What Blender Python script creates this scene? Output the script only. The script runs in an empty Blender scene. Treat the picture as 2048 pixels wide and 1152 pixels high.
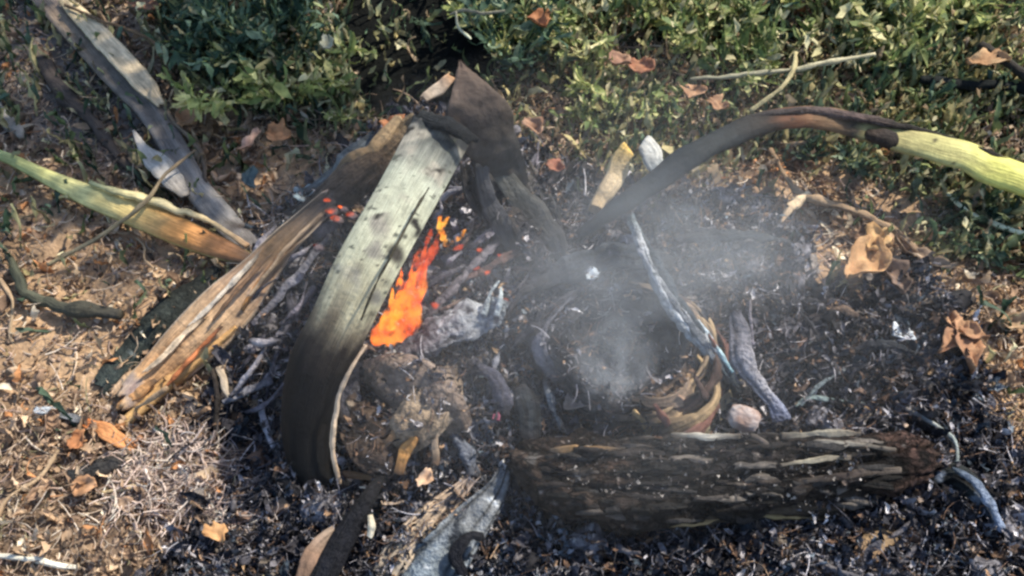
import bpy, math, random
import numpy as np

# ------------------------------------------------------------------ camera, world, sun, exposure
random.seed(7)
RNG = np.random.default_rng(11)
scene = bpy.context.scene
COL = scene.collection

PITCH = math.radians(55.0)
HFOV = math.radians(55.0)
CAM = np.array([0.0, -1.19, 1.70])
FPX = 1024.0 / math.tan(HFOV / 2)
cd = bpy.data.cameras.new("camera")
cam = bpy.data.objects.new("camera", cd)
COL.objects.link(cam)
cam.location = CAM.tolist()
cam.rotation_euler = (math.pi / 2 - PITCH, 0, 0)
cd.sensor_width = 36
cd.angle = HFOV
cd.clip_start = 0.02
cd.clip_end = 900
scene.camera = cam

SUN_ELEV, SUN_AZ = math.radians(47), math.radians(52)      # azimuth clockwise from +Y: sun beyond the pile, to the right
world = bpy.data.worlds.new("World")
scene.world = world
world.use_nodes = True
wn = world.node_tree
bg = wn.nodes["Background"]
sky = wn.nodes.new("ShaderNodeTexSky")
sky.sky_type = 'NISHITA'
sky.sun_disc = False
sky.sun_elevation = SUN_ELEV
sky.sun_rotation = SUN_AZ
wn.links.new(sky.outputs[0], bg.inputs[0])
bg.inputs[1].default_value = 0.15
sd = bpy.data.lights.new("sun", 'SUN')
sd.energy = 4.2
sd.angle = math.radians(0.6)
sd.color = (1.0, 0.91, 0.77)
sun = bpy.data.objects.new("sun", sd)
COL.objects.link(sun)
sun.rotation_euler = (math.pi / 2 - SUN_ELEV, 0, math.pi - SUN_AZ)
scene.view_settings.view_transform = 'Standard'
scene.view_settings.look = 'None'
scene.view_settings.gamma = 1
scene.view_settings.use_curve_mapping = False
scene.view_settings.exposure = 0.75
scene.cycles.filter_width = 2.6
scene.cycles.max_bounces = 5
scene.cycles.transparent_max_bounces = 24
scene.cycles.volume_step_rate = 1.0
scene.cycles.volume_bounces = 1

# ------------------------------------------------------------------ small maths
FWD = np.array([0, math.cos(PITCH), -math.sin(PITCH)])
UPV = np.array([0, math.sin(PITCH), math.cos(PITCH)])
RGT = np.array([1.0, 0, 0])


def _hash(ix, iy, iz, seed):
    h = (ix * 374761393 + iy * 668265263 + iz * 2147483647 + seed * 144665) & 0xFFFFFFFF
    h = ((h ^ (h >> 13)) * 1274126177) & 0xFFFFFFFF
    h = (h ^ (h >> 16)) & 0xFFFFFF
    return h / float(0xFFFFFF)


def vnoise(p, seed=0):
    p = np.asarray(p, float)
    f = np.floor(p)
    i = f.astype(np.int64)
    r = p - f
    r = r * r * (3 - 2 * r)
    out = 0
    for dx in (0, 1):
        wx = r[..., 0] if dx else 1 - r[..., 0]
        for dy in (0, 1):
            wy = r[..., 1] if dy else 1 - r[..., 1]
            for dz in (0, 1):
                wz = r[..., 2] if dz else 1 - r[..., 2]
                out = out + wx * wy * wz * _hash(i[..., 0] + dx, i[..., 1] + dy, i[..., 2] + dz, seed)
    return out


def fbm(p, seed=0, octv=4, gain=.5):
    p = np.asarray(p, float)
    a, s, tot = 1.0, 0, 0
    for k in range(octv):
        s = s + a * (vnoise(p * (2.03 ** k) + 17.3 * k, seed + k) - .5)
        tot += a
        a *= gain
    return s / tot * 2      # about -1..1


def sstep(a, b, x):
    t = np.clip((x - a) / (b - a), 0, 1)
    return t * t * (3 - 2 * t)


def C(h):
    h = h.lstrip('#')
    v = np.array([int(h[i:i + 2], 16) / 255 for i in (0, 2, 4)])
    return np.where(v <= .04045, v / 12.92, ((v + .055) / 1.055) ** 2.4)


def plane_pt(px, py, z=0.0):
    r = FWD * FPX + RGT * (px - 1024) + UPV * (576 - py)
    return CAM + r * ((z - CAM[2]) / r[2])


def poly_world(pts):
    return np.array([plane_pt(x, y)[:2] for x, y in pts])


def sdist(poly, x, y):
    """signed distance, positive inside"""
    x = np.asarray(x, float)
    y = np.asarray(y, float)
    d = np.full(x.shape, 1e9)
    ins = np.zeros(x.shape, bool)
    n = len(poly)
    for i in range(n):
        ax, ay = poly[i]
        bx, by = poly[(i + 1) % n]
        ex, ey = bx - ax, by - ay
        t = np.clip(((x - ax) * ex + (y - ay) * ey) / (ex * ex + ey * ey), 0, 1)
        d = np.minimum(d, np.hypot(x - ax - t * ex, y - ay - t * ey))
        c = ((ay > y) != (by > y)) & (x < (bx - ax) * (y - ay) / (by - ay + 1e-12) + ax)
        ins ^= c
    return np.where(ins, d, -d)


# zones of the ground, traced once and then fixed in the world
Z_ASH = poly_world([(415, 860), (470, 690), (520, 520), (600, 400), (700, 290), (860, 240), (1030, 290), (1120, 400),
                    (1350, 425), (1560, 470), (1640, 600), (1780, 560), (1900, 640), (1960, 800), (2060, 900), (2300, 1000),
                    (2300, 1500), (250, 1500), (380, 1120), (470, 1030), (430, 950)])
Z_GREEN = poly_world([(250, -60), (390, 170), (560, 250), (700, 260), (850, 150), (1010, 200), (1080, 330), (1400, 330),
                      (1620, 300), (1850, 400), (1860, 520), (2060, 560), (2500, 620), (2900, -300), (1500, -500), (100, -400)])
Z_GREY = poly_world([(-500, -300), (250, -60), (350, 190), (420, 360), (330, 430), (200, 330), (-60, 270), (-500, 260)])
Z_STRAW = poly_world([(-400, 790), (60, 800), (250, 830), (400, 860), (470, 1000), (470, 1090), (350, 1300), (-300, 1600)])
Z_DRYMIX = poly_world([(1010, 130), (1180, 60), (1450, 90), (1500, 220), (1400, 320), (1100, 320)])
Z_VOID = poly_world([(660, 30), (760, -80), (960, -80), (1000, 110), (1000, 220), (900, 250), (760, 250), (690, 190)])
Z_RIGHTMIX = poly_world([(1350, 330), (1520, 300), (1700, 380), (1900, 540), (2100, 600), (2400, 650), (2300, 950),
                         (2050, 900), (1930, 740), (1850, 600), (1650, 560), (1500, 440), (1350, 430)])


def mask(poly, x, y, soft=.04, seed=1, na=.05):
    nz = fbm(np.stack([np.asarray(x) * 7, np.asarray(y) * 7, np.zeros_like(x) + seed], -1), seed, 3) * na
    return sstep(-soft, soft, sdist(poly, x, y) + nz)


Z_PALE = poly_world([(860, 620), (1000, 540), (1060, 640), (1020, 720), (1050, 800), (1030, 900), (1060, 1000), (1160, 1080), (1100, 1250), (780, 1250), (830, 1050), (880, 960), (930, 860)])
MC = plane_pt(1120, 720)[:2]


def H(x, y):
    x = np.asarray(x, float)
    y = np.asarray(y, float)
    r2 = ((x - MC[0]) / .62) ** 2 + ((y - MC[1]) / .45) ** 2
    h = .065 * np.exp(-r2 * 1.1)
    qx, qy = plane_pt(1010, 440)[:2]
    h = h + .07 * np.exp(-(((x - qx) / .13) ** 2 + ((y - qy) / .13) ** 2))
    hx, hy = plane_pt(505, 870)[:2]
    h = h - .05 * np.exp(-(((x - hx) / .055) ** 2 + ((y - hy) / .08) ** 2))
    near = np.exp(-((x / 3) ** 2 + (y / 3) ** 2))
    h = h + near * .03 * fbm(np.stack([x * 2.2, y * 2.2, x * 0 + 3.1], -1), 4, 3)
    h = h + near * .013 * fbm(np.stack([x * 13, y * 13, x * 0 + 1.1], -1), 9, 3)
    h = h + .25 * (1 - near) * fbm(np.stack([x * .22, y * .22, x * 0 + 8.1], -1), 5, 2)
    return h


def G(px, py, h=0.0):
    """point on the ray of a pixel at height h above the local ground"""
    z = h
    for _ in range(10):
        p = plane_pt(px, py, z)
        z = .5 * z + .5 * (float(H(p[0], p[1])) + h)
    return plane_pt(px, py, z)


def depth(p):
    return float((np.asarray(p) - CAM) @ FWD)


# ------------------------------------------------------------------ materials
MATS = {}


def mat(name, rough=.85, bump=.35, bscale=90, vary=.35, vscale=40, spec=.25, translucent=0.0, fibre=0.0, gain=1.0, cells=False):
    key = name
    if key in MATS:
        return MATS[key]
    m = bpy.data.materials.new(name)
    m.use_nodes = True
    nt = m.node_tree
    N, L = nt.nodes, nt.links
    b = N["Principled BSDF"]
    out = N["Material Output"]
    at = N.new("ShaderNodeAttribute")
    at.attribute_name = "Col"
    tc = N.new("ShaderNodeTexCoord")
    n1 = N.new("ShaderNodeTexNoise")
    n1.inputs["Scale"].default_value = vscale
    n1.inputs["Detail"].default_value = 5
    n1.inputs["Roughness"].default_value = .65
    L.new(tc.outputs["Object"], n1.inputs["Vector"])
    mr = N.new("ShaderNodeMapRange")
    mr.inputs[1].default_value = .3
    mr.inputs[2].default_value = .7
    mr.inputs[3].default_value = (1 - vary) * gain
    mr.inputs[4].default_value = (1 + vary) * gain
    L.new(n1.outputs[0], mr.inputs[0])
    last = mr.outputs[0]
    hgt = None
    if fibre > 0:
        uv = N.new("ShaderNodeUVMap")
        mp = N.new("ShaderNodeMapping")
        mp.inputs["Scale"].default_value = (90, 7, 1)
        n3 = N.new("ShaderNodeTexNoise")
        n3.inputs["Scale"].default_value = 3
        n3.inputs["Detail"].default_value = 6
        L.new(uv.outputs[0], mp.inputs[0])
        L.new(mp.outputs[0], n3.inputs["Vector"])
        m3 = N.new("ShaderNodeMapRange")
        m3.inputs[1].default_value = .3
        m3.inputs[2].default_value = .7
        m3.inputs[3].default_value = 1 - fibre
        m3.inputs[4].default_value = 1 + fibre
        L.new(n3.outputs[0], m3.inputs[0])
        mu = N.new("ShaderNodeMath")
        mu.operation = 'MULTIPLY'
        L.new(last, mu.inputs[0])
        L.new(m3.outputs[0], mu.inputs[1])
        last = mu.outputs[0]
        hgt = n3.outputs[0]
    if cells:
        mp2 = N.new("ShaderNodeMapping")
        mp2.inputs["Scale"].default_value = (22, 55, 55)
        L.new(tc.outputs["Object"], mp2.inputs[0])
        ds = N.new("ShaderNodeVectorMath")
        ds.operation = 'MULTIPLY_ADD'
        ds.inputs[1].default_value = (2.2, 2.2, 2.2)
        L.new(n1.outputs["Color"], ds.inputs[0])
        L.new(mp2.outputs[0], ds.inputs[2])
        vo = N.new("ShaderNodeTexVoronoi")
        vo.feature = 'DISTANCE_TO_EDGE'
        vo.inputs["Scale"].default_value = 1.0
        L.new(ds.outputs[0], vo.inputs["Vector"])
        mv = N.new("ShaderNodeMapRange")
        mv.inputs[1].default_value = .0
        mv.inputs[2].default_value = .14
        mv.inputs[3].default_value = .15
        mv.inputs[4].default_value = 1.0
        L.new(vo.outputs["Distance"], mv.inputs[0])
        m4 = N.new("ShaderNodeMath")
        m4.operation = 'MULTIPLY'
        L.new(last, m4.inputs[0])
        L.new(mv.outputs[0], m4.inputs[1])
        last = m4.outputs[0]
        m5 = N.new("ShaderNodeMath")
        m5.operation = 'MULTIPLY_ADD'
        m5.inputs[1].default_value = 1.5
        L.new(mv.outputs[0], m5.inputs[0])
        L.new(hgt or n1.outputs[0], m5.inputs[2])
        hgt = m5.outputs[0]
    vm = N.new("ShaderNodeVectorMath")
    vm.operation = 'SCALE'
    L.new(at.outputs["Color"], vm.inputs[0])
    L.new(last, vm.inputs["Scale"])
    L.new(vm.outputs[0], b.inputs["Base Color"])
    b.inputs["Roughness"].default_value = rough
    b.inputs["Specular IOR Level"].default_value = spec
    n2 = N.new("ShaderNodeTexNoise")
    n2.inputs["Scale"].default_value = bscale
    n2.inputs["Detail"].default_value = 5
    L.new(tc.outputs["Object"], n2.inputs["Vector"])
    bp = N.new("ShaderNodeBump")
    bp.inputs["Strength"].default_value = bump
    bp.inputs["Distance"].default_value = .01
    if hgt is not None:
        ad = N.new("ShaderNodeMath")
        ad.operation = 'ADD'
        L.new(n2.outputs[0], ad.inputs[0])
        L.new(hgt, ad.inputs[1])
        L.new(ad.outputs[0], bp.inputs["Height"])
    else:
        L.new(n2.outputs[0], bp.inputs["Height"])
    L.new(bp.outputs[0], b.inputs["Normal"])
    if translucent:
        tr = N.new("ShaderNodeBsdfTranslucent")
        L.new(vm.outputs[0], tr.inputs[0])
        mx = N.new("ShaderNodeMixShader")
        mx.inputs[0].default_value = translucent
        L.new(b.outputs[0], mx.inputs[1])
        L.new(tr.outputs[0], mx.inputs[2])
        L.new(mx.outputs[0], out.inputs[0])
    MATS[key] = m
    return m


M_SOIL = mat("soil", .95, .6, 120, .3, 60, .1)
M_WOOD = mat("weathered_wood", .8, .4, 130, .25, 30, .25, fibre=.35)
M_CHAR = mat("charred_wood", .8, .8, 120, .5, 50, .18, fibre=.35)
M_BARK = mat("charred_bark", .85, 1.0, 120, .5, 40, .15, fibre=.3, gain=1.25, cells=True)
M_ASH = mat("ash", .95, .95, 140, .5, 80, .08)
M_DRY = mat("dry_leaf", .75, .3, 110, .25, 60, .25, translucent=.22)
M_GREEN = mat("green_leaf", .65, .2, 100, .3, 50, .25, translucent=.3)
M_FROND = mat("frond_skin", .72, .3, 110, .22, 35, .18, fibre=.3)
M_STONE = mat("stone", .8, .4, 60, .2, 30, .3)


# ------------------------------------------------------------------ mesh helpers
def link(name, me, parent=None):
    o = bpy.data.objects.new(name, me)
    COL.objects.link(o)
    if parent is not None:
        o.parent = parent
    return o


def build(name, V, F, cols, material, parent=None, smooth=True, uv=None):
    """V (n,3), F (m,k) int array, cols (n,3)"""
    V = np.asarray(V, float)
    F = np.asarray(F, np.int32)
    base = np.zeros(3)
    if parent is not None:
        q_ = parent
        while q_ is not None:
            base = base + np.array(q_.location)
            q_ = q_.parent
    else:
        base = V.mean(0)
        base[2] = V[:, 2].min()
    me = bpy.data.meshes.new(name)
    n, k = len(V), F.shape[1]
    me.vertices.add(n)
    me.vertices.foreach_set("co", (V - base).astype(np.float32).ravel())
    me.loops.add(F.size)
    me.loops.foreach_set("vertex_index", F.ravel())
    me.polygons.add(len(F))
    me.polygons.foreach_set("loop_start", np.arange(0, F.size, k, dtype=np.int32))
    me.polygons.foreach_set("use_smooth", np.full(len(F), smooth))
    me.update(calc_edges=True)
    at = me.color_attributes.new("Col", 'FLOAT_COLOR', 'POINT')
    c4 = np.ones((n, 4), np.float32)
    c4[:, :3] = np.clip(cols, 0.002, .95)
    at.data.foreach_set("color", c4.ravel())
    if uv is not None:
        ul = me.uv_layers.new(name="UVMap")
        ul.data.foreach_set("uv", np.asarray(uv, np.float32)[F.ravel()].ravel())
    me.materials.append(material)
    o = link(name, me, parent)
    if parent is None:
        o.location = base.tolist()
    return o


def tag(o, label=None, cat=None, group=None, kind=None):
    if label:
        o["label"] = label
    if cat:
        o["category"] = cat
    if group:
        o["group"] = group
    if kind:
        o["kind"] = kind
    return o


def thing(name, p, label, cat, group=None):
    o = bpy.data.objects.new(name, None)
    o.empty_display_size = .05
    COL.objects.link(o)
    p = np.array(p, float)
    p[2] = float(H(p[0], p[1]))
    o.location = p.tolist()
    return tag(o, label, cat, group)


def catmull(P, n):
    P = np.asarray(P, float)
    seg = np.r_[0, np.cumsum(np.linalg.norm(np.diff(P[:, :3], axis=0), axis=1))]
    t = np.linspace(0, seg[-1], n)
    Q = np.vstack([2 * P[0] - P[1], P, 2 * P[-1] - P[-2]])
    i = np.clip(np.searchsorted(seg, t, 'right') - 1, 0, len(P) - 2)
    u = ((t - seg[i]) / (seg[i + 1] - seg[i]))[:, None]
    a, b, c, d = Q[i], Q[i + 1], Q[i + 2], Q[i + 3]
    return .5 * (2 * b + (c - a) * u + (2 * a - 5 * b + 4 * c - d) * u ** 2 + (3 * b - a - 3 * c + d) * u ** 3), t


def ramp(stops, t):
    ts = [s[0] for s in stops]
    cs = np.array([C(s[1]) for s in stops])
    return np.stack([np.interp(t, ts, cs[:, k]) for k in range(3)], -1)


SEED = [100]


def sweep(name, path, material, stops, parent=None, sec='round', m=24, n=80, hint='z', roll=(0, 0), amp=.002, freq=30,
          groove=.0, gfreq=9, rag=.0, thick=.004, arc=1.1, streak=.35, patches=(), edge=None, world=False, crack=0, noisecol=.25, kink=.8, wob=.05):
    """path rows: (px, py, height above ground, half width px, half depth px)"""
    SEED[0] += 7
    sd_ = SEED[0]
    rows = []
    for r in path:
        if world:
            rows.append(list(r))
            continue
        p = G(r[0], r[1], r[2])
        s = depth(p) / FPX
        rows.append([p[0], p[1], p[2], r[3] * s, r[4] * s])
    R, tl = catmull(rows, n)
    Cc, W, D = R[:, :3], np.maximum(R[:, 3], .0004), R[:, 4]
    if kink and sec != 'trough':
        kf = tl * min(60, .5 / (W.mean() + 1e-4))
        kn = np.stack([fbm(np.stack([kf * .5, kf * 0 + q_ * 7.1, kf * 0 + sd_ * .61], -1), sd_ + 40, 3) for q_ in range(4)], -1)
        env = np.sin(np.pi * np.linspace(0, 1, n))[:, None] ** .4
        Cc = Cc + kn[:, :3] * env * (W[:, None] * kink)
        W = W * (1 + .8 * min(kink, 1.2) * kn[:, 3])
        D = D * (1 + .6 * min(kink, 1.2) * kn[:, 3])
    T = np.gradient(Cc, axis=0)
    T /= np.linalg.norm(T, axis=1)[:, None]
    if isinstance(hint, str):
        hv = np.array([0, 0, 1.0]) if hint == 'z' else (-FWD if hint == 'cam' else np.array([0, -.35, 1.0]))
        hv = np.repeat(hv[None], n, 0)
    else:
        hv = np.asarray(hint, float)
        if hv.ndim == 1:
            hv = np.repeat(hv[None], n, 0)
        else:
            hv = np.stack([np.interp(np.linspace(0, 1, n), np.linspace(0, 1, len(hv)), hv[:, k]) for k in range(3)], -1)
    Nn = hv - (hv * T).sum(1)[:, None] * T
    Nn /= np.linalg.norm(Nn, axis=1)[:, None]
    B = np.cross(T, Nn)
    tt = np.linspace(0, 1, n)
    ro = np.radians(np.interp(tt, [0, 1], roll))[:, None]
    Nn, B = Nn * np.cos(ro) + B * np.sin(ro), B * np.cos(ro) - Nn * np.sin(ro)
    if sec == 'trough':
        k = m // 2
        a = np.linspace(-arc, arc, k)
        ob, on = np.sin(a) / math.sin(min(arc, 1.57)), (np.cos(a) - math.cos(arc)) / (1 - math.cos(arc))
        sb = np.r_[ob, ob[::-1] * .985]
        sn = np.r_[on, on[::-1]]
        off = np.r_[np.zeros(k), -np.ones(k)] * thick
        u = np.r_[np.linspace(0, 1, k), np.linspace(1, 0, k)]
        outer = np.r_[np.ones(k), np.zeros(k)]
    else:
        a = np.linspace(0, 2 * np.pi, m, endpoint=False) + np.pi / m
        e = 1.0 if sec == 'round' else .42
        sb = np.sign(np.cos(a)) * np.abs(np.cos(a)) ** e
        sn = np.sign(np.sin(a)) * np.abs(np.sin(a)) ** e
        off = np.zeros(m)
        u = np.abs(((a / (2 * np.pi)) * 2) % 2 - 1)
        outer = np.ones(m)
    V = Cc[:, None] + B[:, None] * (sb[None, :, None] * W[:, None, None]) \
        + Nn[:, None] * (sn[None, :, None] * D[:, None, None] + off[None, :, None])
    rad = B[:, None] * sb[None, :, None] + Nn[:, None] * sn[None, :, None]
    if sec == 'trough':
        rad = np.repeat(Nn[:, None], m, 1)
    rad = rad / (np.linalg.norm(rad, axis=2, keepdims=True) + 1e-9)
    disp = amp * fbm(V * freq, sd_, 4)
    ga = np.stack([u[None] * gfreq + 0 * tt[:, None], tl[:, None] * 3 + 0 * u[None], 0 * tt[:, None] + sd_ * .37 + 0 * u[None]], -1)
    gn = fbm(ga, sd_ + 3, 4)
    disp = disp + groove * gn
    if crack:
        cr = np.abs(fbm(ga * np.array([.45, .6, 1]), sd_ + 5, 2))
        disp = disp - crack * (1 - sstep(0, .07, cr))
    V = V + rad * disp[..., None]
    if rag:
        jag = rag * fbm(np.stack([u * 9, u * 0 + 2, u * 0 + sd_], -1), sd_ + 9, 3)
        for e0, sg in ((slice(0, 4), -1), (slice(n - 4, n), 1)):
            w = np.array([1, .7, .45, .2]) if sg < 0 else np.array([.2, .45, .7, 1])
            V[e0] += sg * w[:, None, None] * (T[e0][:, None] * jag[None, :, None])
    # colour
    tj = tt[:, None] + wob * fbm(np.stack([u[None] * 5 + 0 * tt[:, None], tt[:, None] * 6 + 0 * u[None], 0 * tt[:, None] + .5 + 0 * u[None]], -1), sd_ + 11, 3)
    col = ramp(stops, np.clip(tj, 0, 1))
    col = col * (1 + streak * gn)[..., None] * (1 + noisecol * fbm(V * 25, sd_ + 13, 3))[..., None]
    for (hexc, fr, thr, sharp, *lim) in patches:
        sc_ = np.array([1, 1, 1.0]) * fr
        w = sstep(thr, thr + sharp, fbm(V * sc_, sd_ + 17 + int(fr), 3))
        if lim:
            w = w * (1 - sstep(lim[0] - .05, lim[0] + .05, tj))
        col = col * (1 - w[..., None]) + C(hexc) * w[..., None]
    if crack:
        w = (1 - sstep(0, .09, cr))[..., None] * .8
        col = col * (1 - w) + C('#15120f') * w
    if edge is not None:
        w = sstep(.86, .97, np.abs(u * 2 - 1))[None, :, None] * .8
        col = col * (1 - w) + C(edge) * w
    idx = np.arange(n * m).reshape(n, m)
    j2 = np.roll(np.arange(m), -1)
    q = np.stack([idx[:-1], idx[:-1][:, j2], idx[1:][:, j2], idx[1:]], -1).reshape(-1, 4)
    caps = []
    for i in range(m // 2 - 1):
        caps.append([idx[0, i + 1], idx[0, i], idx[0, m - 1 - i], idx[0, m - 2 - i]])
        caps.append([idx[-1, i], idx[-1, i + 1], idx[-1, m - 2 - i], idx[-1, m - 1 - i]])
    F = np.vstack([q, np.array(caps)])
    Vf = V.reshape(-1, 3)
    uv = np.stack([np.repeat((u * W.mean() * 4)[None], n, 0), np.repeat(tl[:, None], m, 1)], -1).reshape(-1, 2)
    return build(name, Vf, F, col.reshape(-1, 3), material, parent, True, uv)


def blob(name, px, py, h, rx, ry, rz, material, c1, c2, parent=None, amp=.3, freq=14, nu=40, nv=28, yaw=0, tilt=0, ridged=False, streak=0):
    SEED[0] += 5
    s_ = SEED[0]
    p = G(px, py, h)
    s = depth(p) / FPX
    th = np.linspace(0, 2 * np.pi, nu, endpoint=False)
    ph = np.linspace(.02, np.pi - .02, nv)
    d = np.stack([np.outer(np.sin(ph), np.cos(th)), np.outer(np.sin(ph), np.sin(th)), np.outer(np.cos(ph), np.ones(nu))], -1)
    V = d * np.array([rx, ry, rz]) * s
    nz = fbm(V * freq + s_, s_, 5, .6)
    if ridged:
        nz = 1 - 2 * np.abs(nz) - .4
    V = V * (1 + amp * nz)[..., None]
    c, sn = math.cos(math.radians(yaw)), math.sin(math.radians(yaw))
    ct, st = math.cos(math.radians(tilt)), math.sin(math.radians(tilt))
    V = V @ np.array([[1, 0, 0], [0, ct, st], [0, -st, ct]]) @ np.array([[c, sn, 0], [-sn, c, 0], [0, 0, 1]])
    V = V + p
    w = sstep(-.35, .4, fbm(V * 40, s_ + 3, 4))[..., None]
    col = C(c1) * (1 - w) + C(c2) * w
    col = col * (1 + .5 * nz)[..., None]
    idx = np.arange(nu * nv).reshape(nv, nu)
    j2 = np.roll(np.arange(nu), -1)
    q = np.stack([idx[:-1], idx[1:], idx[1:][:, j2], idx[:-1][:, j2]], -1).reshape(-1, 4)
    capt = np.array([[idx[0, i], idx[0, i + 1], idx[0, nu - 2 - i], idx[0, nu - 1 - i]] for i in range(nu // 2 - 1)])
    capb = np.array([[idx[-1, i + 1], idx[-1, i], idx[-1, nu - 1 - i], idx[-1, nu - 2 - i]] for i in range(nu // 2 - 1)])
    return build(name, V.reshape(-1, 3), np.vstack([q, capt, capb]), col.reshape(-1, 3), material, parent)


def rotm(yaw, pitch, roll):
    """arrays -> (n,3,3)"""
    cy, sy, cp, sp, cr, sr = np.cos(yaw), np.sin(yaw), np.cos(pitch), np.sin(pitch), np.cos(roll), np.sin(roll)
    o, z = np.ones_like(cy), np.zeros_like(cy)
    Rz = np.stack([cy, -sy, z, sy, cy, z, z, z, o], -1).reshape(-1, 3, 3)
    Ry = np.stack([cp, z, sp, z, o, z, -sp, z, cp], -1).reshape(-1, 3, 3)
    Rx = np.stack([o, z, z, z, cr, -sr, z, sr, cr], -1).reshape(-1, 3, 3)
    return Rz @ Ry @ Rx


def leaf_tpl(nl=4, curl=.5, fold=.35, width=.42, hook=.0):
    """unit leaf along +x, 3 verts per row"""
    t = np.linspace(0, 1, nl + 1)
    w = np.sin(np.pi * np.clip(t, .03, .985) ** .8) ** .85 * width
    a = curl * t
    x = np.where(abs(curl) > 1e-3, np.sin(a) / (curl + 1e-9), t)
    z = np.where(abs(curl) > 1e-3, (1 - np.cos(a)) / (curl + 1e-9), 0)
    V = []
    for i in range(nl + 1):
        for s in (-1, 0, 1):
            V.append([x[i], s * w[i] + hook * t[i] ** 2, z[i] + abs(s) * w[i] * fold])
    F = []
    for i in range(nl):
        for s in (0, 1):
            b = i * 3 + s
            F.append([b, b + 1, b + 4, b + 3])
    return np.array(V), np.array(F)


def straw_tpl(rows=4, bend=.8, sides=3, kink=.0):
    t = np.linspace(0, 1, rows + 1)
    a = bend * t
    x = np.sin(a) / bend
    y = (1 - np.cos(a)) / bend
    V, F = [], []
    for i in range(rows + 1):
        for s in range(sides):
            th = 2 * np.pi * s / sides
            r = 1 - .5 * t[i]
            V.append([x[i], y[i] + 1e-3 * 0, 0, math.cos(th) * r, math.sin(th) * r])
    V = np.array(V)
    for i in range(rows):
        for s in range(sides):
            F.append([i * sides + s, i * sides + (s + 1) % sides, (i + 1) * sides + (s + 1) % sides, (i + 1) * sides + s])
    return V, np.array(F)


CHIP_F = np.array([[0, 1, 3, 2], [4, 6, 7, 5], [0, 4, 5, 1], [2, 3, 7, 6], [0, 2, 6, 4], [1, 5, 7, 3]])
CHIP_V = np.array([[x, y, z] for x in (-.5, .5) for y in (-.5, .5) for z in (-.5, .5)])


def scatter_pts(n, dens, box=(-2.1, 2.1, -1.05, 1.75)):
    xs, ys = [], []
    got = 0
    for _ in range(60):
        x = RNG.uniform(box[0], box[1], n)
        y = RNG.uniform(box[2], box[3], n)
        k = RNG.random(n) < dens(x, y)
        xs.append(x[k])
        ys.append(y[k])
        got += k.sum()
        if got >= n:
            break
    x = np.concatenate(xs)[:n]
    y = np.concatenate(ys)[:n]
    return x, y


def palette(n, cols, var=.3):
    P = np.array([C(c) for c, w in cols])
    w = np.array([w for c, w in cols], float)
    i = RNG.choice(len(P), n, p=w / w.sum())
    return P[i] * (1 + var * (RNG.random((n, 1)) * 2 - 1))


def emit_leaves(name, x, y, z, L, yaw, pitch, roll, cols, tpls, material, label=None, kind='stuff', parent=None, wscale=1.0, jit=.045):
    Vs, Fs, Cs = [], [], []
    off = 0
    which = RNG.integers(0, len(tpls), len(x))
    for ti, (V, F) in enumerate(tpls):
        k = which == ti
        m_ = k.sum()
        if not m_:
            continue
        R = rotm(yaw[k], pitch[k], roll[k])
        S = V[None] * np.stack([L[k], L[k] * wscale, L[k]], -1)[:, None]
        S = S + RNG.normal(0, jit, S.shape) * L[k][:, None, None]
        P = np.einsum('nij,nkj->nki', R, S) + np.stack([x[k], y[k], z[k]], -1)[:, None]
        Vs.append(P.reshape(-1, 3))
        Fs.append((F[None] + (np.arange(m_) * len(V))[:, None, None] + off).reshape(-1, 4))
        cc = np.repeat(cols[k][:, None], len(V), 1) * (.85 + .3 * RNG.random((m_, len(V), 1)))
        Cs.append(cc.reshape(-1, 3))
        off += m_ * len(V)
    o = build(name, np.vstack(Vs), np.vstack(Fs), np.vstack(Cs), material, parent, True)
    if kind:
        o["kind"] = kind
    if label:
        o["label"] = label
    return o


def emit_straw(name, x, y, z, L, r, yaw, pitch, cols, material, label=None, bend=(.2, 1.6), rows=4, lift=.0):
    Vs, Fs, Cs = [], [], []
    off = 0
    groups = np.linspace(bend[0], bend[1], 6)
    which = RNG.integers(0, 6, len(x))
    for gi, bd in enumerate(groups):
        T, F = straw_tpl(rows, bd)
        k = which == gi
        m_ = k.sum()
        if not m_:
            continue
        c = T[:, :3][None] * L[k][:, None, None]
        c[:, :, 1] *= np.where(RNG.random(m_) < .5, 1, -1)[:, None]
        c[:, :, 1] += T[:, 3][None] * r[k][:, None]
        c[:, :, 2] = T[:, 4][None] * r[k][:, None]
        R = rotm(yaw[k], pitch[k], RNG.uniform(-.8, .8, m_))
        P = np.einsum('nij,nkj->nki', R, c) + np.stack([x[k], y[k], z[k]], -1)[:, None]
        Vs.append(P.reshape(-1, 3))
        Fs.append((F[None] + (np.arange(m_) * len(T))[:, None, None] + off).reshape(-1, 4))
        Cs.append(np.repeat(cols[k][:, None], len(T), 1).reshape(-1, 3))
        off += m_ * len(T)
    o = build(name, np.vstack(Vs), np.vstack(Fs), np.vstack(Cs), material, None, True)
    o["kind"] = 'stuff'
    if label:
        o["label"] = label
    return o


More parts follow.
